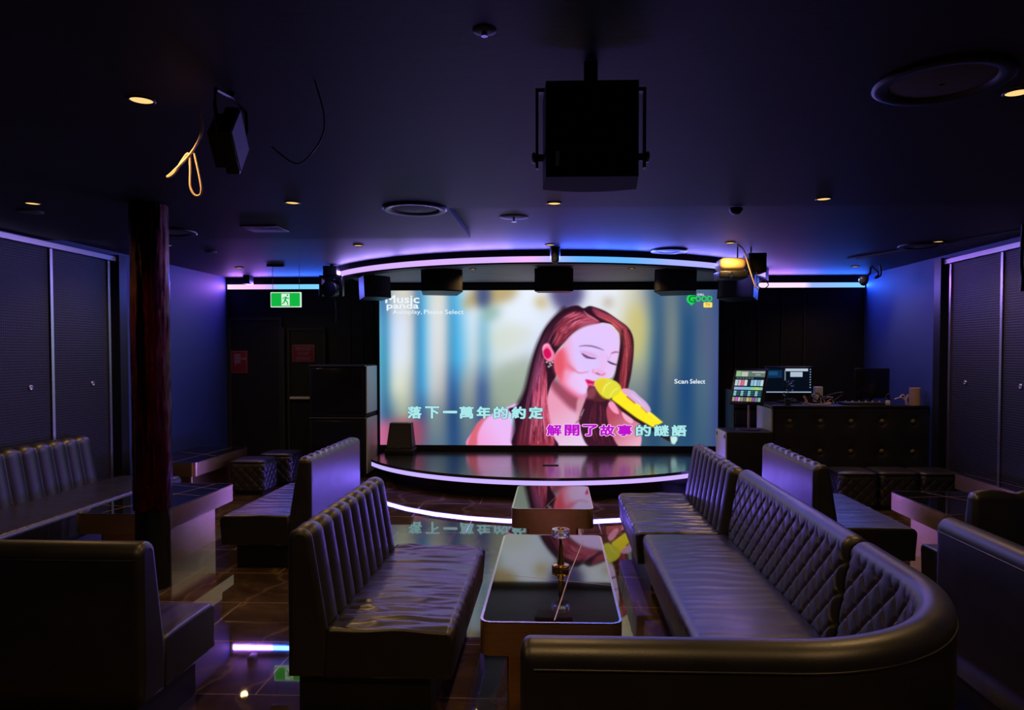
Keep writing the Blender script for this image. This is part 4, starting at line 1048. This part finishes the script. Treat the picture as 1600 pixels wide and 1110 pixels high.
m.box(.02, .07, -.0078, -.0062, .04, .06); m.add([(.085+.022*math.cos(a), -.0078, .05+.022*math.sin(a)) for a in np.linspace(0, 6.28, 16, endpoint=False)], [tuple(range(16))])
m.box(-w+.06, -w+.075, -.0078, -.0062, -.06, -.02); m.build('hose_reel_picture', [M['sign_ink'], M['sign_red']], t)
t, w, hh = red_sign('fire_door_sign', 'red fire door notice with three lines of writing on the back door', -4.06+.16, -3.72+.16, 1.585, 1.845, YB-.050)
for k, ln in enumerate(('FIRE DOOR', 'DO NOT', 'OBSTRUCT')):
    ww = (.115, .085, .115)[k]; v, f = text_mesh(ln, -ww, ww, .045-.072*k, .092-.072*k, -.0075, .01); MB().add(v, f).build('sign_text', M['sign_ink'], t)

# ------------------------------------------------------------------ ceiling things
def at_ceiling(px, py, z):
    # same pinhole as the camera above, used once to lay out the fittings on the ceiling plane
    cp, sp, cy_, sy_ = math.cos(PIT), math.sin(PIT), math.cos(YAW), math.sin(YAW)
    f_ = Vector((-sy_*cp, cy_*cp, -sp)); r_ = Vector((cy_, sy_, 0)); u_ = r_.cross(f_)
    d_ = f_+r_*((px-829.24)/FPX)-u_*((py-583.0)/FPX); t_ = (z-EYE)/d_.z
    return d_.x*t_, d_.y*t_
lamp_proto = None
def downlight(label, x, y, z, power=1.0, small=False):
    global lamp_proto
    if lamp_proto is None:
        t = thing('downlight', label, 'ceiling light', (x, y, z), 0, 'warm ceiling downlights')
        MB().lathe([(.053, -.0005), (.056, -.006), (.050, -.010), (.046, -.008), (.045, -.0015)], 28, cap=False).build('trim_ring', M['black'], t)
        m = MB(); m.add([(.046*math.cos(a), .046*math.sin(a), -.004) for a in np.linspace(0, 2*math.pi, 28, endpoint=False)], [tuple(range(28))[::-1]]); m.build('glow_disc', M['lamp'], t)
        lamp_proto = t
    else:
        t = dup(lamp_proto, (x, y, z), 0, label, 'warm ceiling downlights')
        if small: t.scale = (.8, .8, 1)
    ld = bpy.data.lights.new('bulb', 'SPOT'); ld.energy = SPOT_W*power; ld.color = (1.0, .60, .24); ld.spot_size = R(146); ld.spot_blend = .85; ld.shadow_soft_size = .045
    lo = bpy.data.objects.new('bulb', ld); COL.objects.link(lo); lo.parent = t; lo.location = (0, 0, -.02)
    return t
DL = [(221, 155, ZC, 'warm downlight left of the hanging flood light'), (897, 152, ZC, 'warm downlight just above the big hanging loudspeaker'), (1590, 143, ZC, 'warm downlight cut by the right edge beside the large round ceiling speaker'),
      (51, 317, ZC, 'warm downlight above the left wall panels next to a round plate'), (457, 316, ZC, 'warm downlight between the ceiling hatch and the round speaker, by itself'), (866, 317, ZC, 'warm downlight just below the big hanging loudspeaker'), (1287, 310, ZC, 'warm downlight by itself on the dark ceiling right of the middle, on the step edge'),
      (260, 383, ZC2, 'warm downlight just right of the top of the red pillar'), (560, 383, ZC2, 'warm downlight before the left end of the curved light strip'), (859, 382, ZC2, 'warm downlight by the black dome camera at the middle of the curved strip'), (1141, 379, ZC2, 'warm downlight right above the yellow-lit projector'), (1466, 377, ZC2, 'warm downlight near the top of the right wall panels'),
      (374, 418, ZC2, 'warm downlight at the back left, left of the exit sign'), (1336, 416, ZC2, 'warm downlight at the back right, above the wall camera')]
for px, py, z, lab in DL:
    x, y = at_ceiling(px, py, z); downlight(lab, x, y, z, .06 if y > 8 else 1.0)
for px, py, lab in ((739, 420, 'small warm downlight in the stage ceiling left of the centre speaker'), (987, 419, 'small warm downlight in the stage ceiling right of the centre speaker')):
    x, y = at_ceiling(px, py, 2.745); downlight(lab, x, y, 2.745, .04, True)

for x, lab in ((-1.78, 'warm downlight added overhead out of view to warm the sofa rims, left of the three'), (.08, 'warm downlight added overhead out of view to warm the sofa rims, middle of the three'), (1.90, 'warm downlight added overhead out of view to warm the sofa rims, right of the three')):
    downlight(lab, x, .95, ZC, .7)  # unseen row added for warm light on the foreground rims and aprons
def ceiling_speaker(label, x, y, z, r):
    t = thing('ceiling_speaker', label, 'ceiling speaker', (x, y, z), 0, 'round ceiling speakers')
    MB().lathe([(r, -.0005), (r+.004, -.012), (r-.012, -.022), (r-.05, -.018), (r-.062, -.004)], 48, cap=False).build('rim', M['black'], t)
    m = MB(); m.lathe([(r-.062, -.0035), (r-.10, -.010), (r*.4, -.016), (.01, -.018)], 48, cap=False); m.build('grille', M['grille'], t)
for px, py, z, r, lab in ((648, 325, ZC, .235, 'round ceiling speaker left of the middle, over the stage-side step'), (1472, 125, ZC, .25, 'large round ceiling speaker at the upper right, nearest the camera'), (262, 361, ZC, .235, 'round ceiling speaker right of the red pillar top'), (1045, 391, ZC2, .20, 'round ceiling speaker touching the curved light strip on its right half'), (1440, 383, ZC2, .22, 'faint round ceiling speaker by the right wall panels')):
    x, y = at_ceiling(px, py, z); ceiling_speaker(lab, x, y, z, r)
def sprinkler(label, x, y, z, r, k=1.0):
    t = thing('sprinkler', label, 'sprinkler', (x, y, z), 0)
    MB().lathe([(r, -.0005), (r, -.004), (r*.55, -.010), (r*.3, -.010)], 28).build('flange', M['grille'], t)
    MB().lathe([(.010, -.010), (.010, -.035*k), (.006, -.036*k)], 12).build('stem', M['steel'], t)
    MB().lathe([(.022*k, -.038*k), (.024*k, -.040*k), (.022*k, -.043*k)], 16).build('deflector', M['steel'], t)
x, y = at_ceiling(803, 339, ZC2); sprinkler('sprinkler on a pale round plate at the middle of the ceiling', x, y, ZC2, .12)
x, y = at_ceiling(757, 47, ZC); sprinkler('small ringed sprinkler at the top of the photo', x, y, ZC, .040, .5)
x, y = at_ceiling(330, 393, ZC2); tag(MB().lathe([(.06, -.0005), (.06, -.01), (.04, -.02)], 24, (x, y, ZC2)).build('smoke_detector', M['grille']), 'flat round smoke detector on the ceiling at back left', 'detector')
x, y = at_ceiling(47, 330, ZC); tag(MB().lathe([(.09, -.0005), (.09, -.008), (.06, -.012)], 28, (x, y, ZC)).build('ceiling_plate', M['grille']), 'flat round plate on the ceiling at the far left', 'plate')
(xa, ya), (xb, yb) = at_ceiling(452, 361, ZC), at_ceiling(362, 347, ZC)
tag(MB().rbox(xb, xa, ya-.30, ya, ZC-.012, ZC-.001, .004).build('access_hatch', M['grille']), 'pale square access hatch in the ceiling at left', 'hatch')
x, y = at_ceiling(1150, 325, ZC); tag(MB().lathe([(.05, -.0005), (.05, -.02), (.03, -.045), (.01, -.05)], 20, (x, y, ZC)).build('ceiling_sensor', M['black']), 'little black sensor knob on the ceiling right of the middle', 'sensor')

# big hanging loudspeaker (its grille faces the stage)
hs = thing('loudspeaker', 'big black loudspeaker hanging on a yoke from the middle of the ceiling', 'speaker', (.13, 2.70, 2.35))
m = MB(); po = [(-.165, -.14), (.165, -.14), (.180, .06)]+[(.180-.36*i/8, .06+.045*math.sin(math.pi*i/8)) for i in range(1, 8)]+[(-.180, .06)]
m.prism(po, 0, .34); m.build('cabinet', M['black_rough'], hs)
MB().box(-.205, -.195, -.03, 0, .06, .30).box(.195, .205, -.03, 0, .06, .30).box(-.20, .20, -.03, 0, .341, .355).box(-.205, -.195, -.03, 0, .30, .355).box(.195, .205, -.03, 0, .30, .355).box(-.025, .025, -.03, .02, .355, .449).build('yoke', M['black'], hs); yk = hs.children[-1]
for s in (-1, 1):
    m = MB(); m.T = Matrix.Translation((s*.170, -.02, .10)) @ Matrix.Rotation(R(90)*s, 4, 'Y'); m.lathe([(.014, 0), (.014, .036), (.02, .037), (.02, .046), (.012, .049)], 14); m.build('knob', M['steel'], yk)
MB().box(-.13, -.118, -.147, -.1405, .04, .09).build('badge', M['grey'], hs)

# flood light
fl = thing('flood_light', 'square flood light turned on its corner hanging from the ceiling at left', 'light', (-1.31, 2.93, 2.60), 0)
fl.scale = (1.13, 1.13, 1.13)
ang = R(9); nn = Vector((math.cos(ang), math.sin(ang), 0)); uu = Vector((-math.sin(ang), math.cos(ang), 0)); z_ = Vector((0, 0, 1))
base = Matrix((( *uu,), (*z_,), (*nn,))).transposed().to_4x4() @ Matrix.Rotation(R(45), 4, 'Z')
m = MB(); m.T = base; m.rbox(-.088, .088, -.088, .088, -.05, 0, .006); m.build('housing', M['black'], fl)
m = MB(); m.T = base; m.box(-.078, .078, -.078, .078, .0005, .004); m.build('light_panel', M['panel'], fl)
m = MB(); m.T = base
for k in range(7): m.box(-.07+.022*k, -.064+.022*k, -.07, .07, -.085, -.05)
m.build('heat_sink', M['black_gloss'], fl)
MB().tube([(-.03, -.10, 0), (-.03, -.13, .09), (-.03, -.12, .145), (-.03, 0, .16), (-.03, .12, .145), (-.03, .13, .09), (-.03, .10, 0)], .007).tube([(-.03, 0, .16), (-.03, 0, .176)], .014).build('yoke', M['black'], fl)
cable('cable', 'dark cable sagging from the flood light to the ceiling, right of it', [(-1.10, 2.74, 2.52), (-1.02, 2.80, 2.47), (-.94, 2.82, 2.56), (-.92, 2.82, 2.66), (-.95, 2.80, 2.797)], .003, 'cable')
cable('cable', 'looped tan cable with two tied ends hanging left of the flood light', [(-1.60, 3.16, 2.797), (-1.585, 3.16, 2.72), (-1.62, 3.14, 2.62), (-1.70, 3.13, 2.53), (-1.73, 3.13, 2.505), (-1.70, 3.13, 2.52), (-1.64, 3.14, 2.61), (-1.63, 3.14, 2.55), (-1.625, 3.13, 2.46), (-1.60, 3.13, 2.42), (-1.575, 3.13, 2.45), (-1.61, 3.14, 2.61)], .0055, 'cable_tan')

# moving head light at the left end of the arch
mh = thing('moving_head_light', 'black moving head stage light hanging at the left end of the curved strip', 'light', (-2.84, 8.95, 2.42))
MB().rbox(-.09, .09, -.08, .08, .28, .40, .012).build('base', M['black'], mh)
MB().tube([(0, 0, .40), (0, 0, ZC2-2.42-.001)], .02).build('clamp', M['black'], mh)
MB().rbox(-.15, -.105, -.05, .05, .02, .27, .012).rbox(.105, .15, -.05, .05, .02, .27, .012).rbox(-.15, .15, -.05, .05, .24, .285, .012).build('yoke', M['black'], mh)
m = MB(); m.T = Matrix.Translation((0, 0, .10)) @ Matrix.Rotation(R(90), 4, 'X'); m.lathe([(.04, -.12), (.085, -.09), (.092, .02), (.098, .09), (.098, .125), (.084, .128)], 28); lhd = m.build('lamp_head', M['black'], mh)
m = MB(); m.T = Matrix.Translation((0, -.1285, .10)) @ Matrix.Rotation(R(90), 4, 'X'); m.lathe([(.080, 0), (.06, .010), (.02, .016)], 24); m.build('lens', M['lens'], lhd)
cable('cable', 'thin cable dangling under the moving head light', [(-2.80, 8.95, 2.41), (-2.79, 8.95, 2.25), (-2.795, 8.95, 2.10)], .005, 'cable')

# loudspeakers over the stage
def stage_speaker(label, x, y, z, w, rz, tiltx):
    t = thing('loudspeaker', label, 'speaker', (x, y, z), 0, 'loudspeakers over the stage', rot=(tiltx, 0, rz))
    m = MB(); po = [(-w*.42, .15), (w*.42, .15), (w/2, -.08)]+[(w/2-w*i/6, -.08-.035*math.sin(math.pi*i/6)) for i in range(1, 6)]+[(-w/2, -.08)]
    m.prism(po, -.145, .13); m.build('cabinet', M['black'], t)
    m = MB(); pg = [(-w/2+.015, -.083)]+[(-w/2+.015+(w-.03)*i/6, -.085-.034*math.sin(math.pi*i/6)) for i in range(7)]
    m.grid([[(a, b, zz) for a, b in pg] for zz in (-.13, .115)]); m.build('grille', M['grey_dark'], t)
    MB().box(-.05, .05, 0, .05, .13, .15).tube([(0, .03, .15), (0, .03, .215)], .015).build('bracket', M['black'], t)
    return t
stage_speaker('black loudspeaker over the stage, leftmost beside the moving head light', -2.30, 9.0, 2.56, .36, R(38), R(-6))
stage_speaker('black loudspeaker over the stage between the leftmost and the centre one', -1.39, 8.62, 2.595, .50, R(16), R(-8))
stage_speaker('black loudspeaker over the stage at the centre, below the dome camera', -.02, 8.55, 2.60, .46, 0, 0)
stage_speaker('black loudspeaker over the stage right of the centre one', 1.45, 8.60, 2.585, .50, R(-20), R(-8))
stage_speaker('black loudspeaker over the stage, rightmost under the projector', 2.22, 8.75, 2.52, .46, R(-38), R(-8))

# projector under the downlight at right
x, y = at_ceiling(1141, 379, ZC2)
pj = thing('projector', 'boxy projector lit yellow by a downlight, hanging at the right end of the curved strip', 'projector', (x+.17, y+.30, 2.50))
MB().rbox(-.24, .06, -.14, .14, .0, .075, .012).build('lower_housing', M['black'], pj)
rows = []
for i in range(9):
    a = math.pi/2*i/8; rows.append([(xx, yy*(1-.12*(1-math.cos(a))), .056+.10*math.sin(a)*(.75+.25*min(1, (xx+.24)/.12))) for xx, yy in [(-.235, -.13), (-.2, -.138), (-.05, -.138), (.055, -.138)]])
m = MB(); m.rbox(-.235, .055, -.135, .135, .076, .215, .06, 5); m.build('upper_housing', M['housing'], pj)
MB().rbox(.065, .25, -.13, .13, .06, .26, .008).build('side_box', M['black'], pj)
for xx in (-.02, .12): MB().tube([(xx, 0, .2), (xx, 0, ZC2-2.50-.001)], .008).build('hanger', M['black'], pj)
m = MB(); m.T = Matrix.Translation((-.12, -.14, .03)) @ Matrix.Rotation(R(90), 4, 'X'); m.lathe([(.03, 0), (.03, .012), (.022, .010)], 18); m.build('lens', M['lens'], pj)
px_, py_ = x+.17, y+.30
cable('cable', 'tan cable running down over the projector from the ceiling', [(px_-.06, py_-.16, ZC2-.002), (px_+.0, py_-.17, 2.78), (px_+.05, py_-.17, 2.62), (px_+.12, py_-.165, 2.42), (px_+.16, py_-.16, 2.38)], .008, 'cable_tan')
cable('cable', 'thin dark cable loop hanging under the projector', [(px_+.14, py_-.14, 2.56), (px_+.15, py_-.15, 2.42), (px_+.22, py_-.15, 2.39), (px_+.26, py_-.15, 2.43), (px_+.20, py_-.15, 2.47), (px_+.12, py_-.15, 2.40)], .005, 'cable')

# cameras
dc = thing('dome_camera', 'small black dome camera on the ceiling at the top of the curved strip', 'camera', (-.005, 7.55, 2.70))
MB().lathe([(.055, .139), (.055, .06), (.05, .04)], 20).build('mount', M['black'], dc)
MB().lathe([(.05, .045), (.048, .02), (.036, -.015), (.015, -.03), (.003, -.032)], 20).build('dome', M['lens'], dc)
wc = thing('security_camera', 'round black camera hanging by the right end of the back wall light strip', 'camera', (4.02, 9.45, 2.66))
MB().lathe([(.06, .06), (.062, .02), (.05, -.03), (.025, -.055), (.003, -.06)], 20).build('dome', M['lens'], wc)
MB().tube([(.03, 0, .05), (.08, 0, .10), (.09, 0, ZC2-2.66-.001)], .014).build('arm', M['black'], wc)
cable('cable', 'dark cable bunched on the ceiling above the wall camera', [(4.05, 9.30, ZC2-.003), (4.12, 9.25, 2.74), (4.08, 9.26, 2.68), (4.16, 9.28, 2.72), (4.14, 9.25, ZC2-.003)], .012, 'cable')
cable('strap', 'dark twisted strap hanging down by the right wall panels', [(4.06, 6.35, ZC2-.003), (4.06, 6.36, 2.68), (4.05, 6.35, 2.5), (4.07, 6.36, 2.38), (4.06, 6.35, 2.26)], .016, 'cable', cat='strap')
tag(MB().rbox(-4.50, -4.40, 10.1, 10.25, 2.72, ZC2-.001, .01).build('wall_speaker', M['black']), 'small black box on the ceiling above the left end of the back light strip', 'box')
struct(MB().tube([(3.55, 8.55, ZC2-.008), (4.30, 6.30, ZC2-.008)], .006, 6).tube([(3.45, 8.55, ZC2-.008), (3.9, 7.45, ZC2-.008)], .006, 6).build('trim_5', M['grey_dark']))
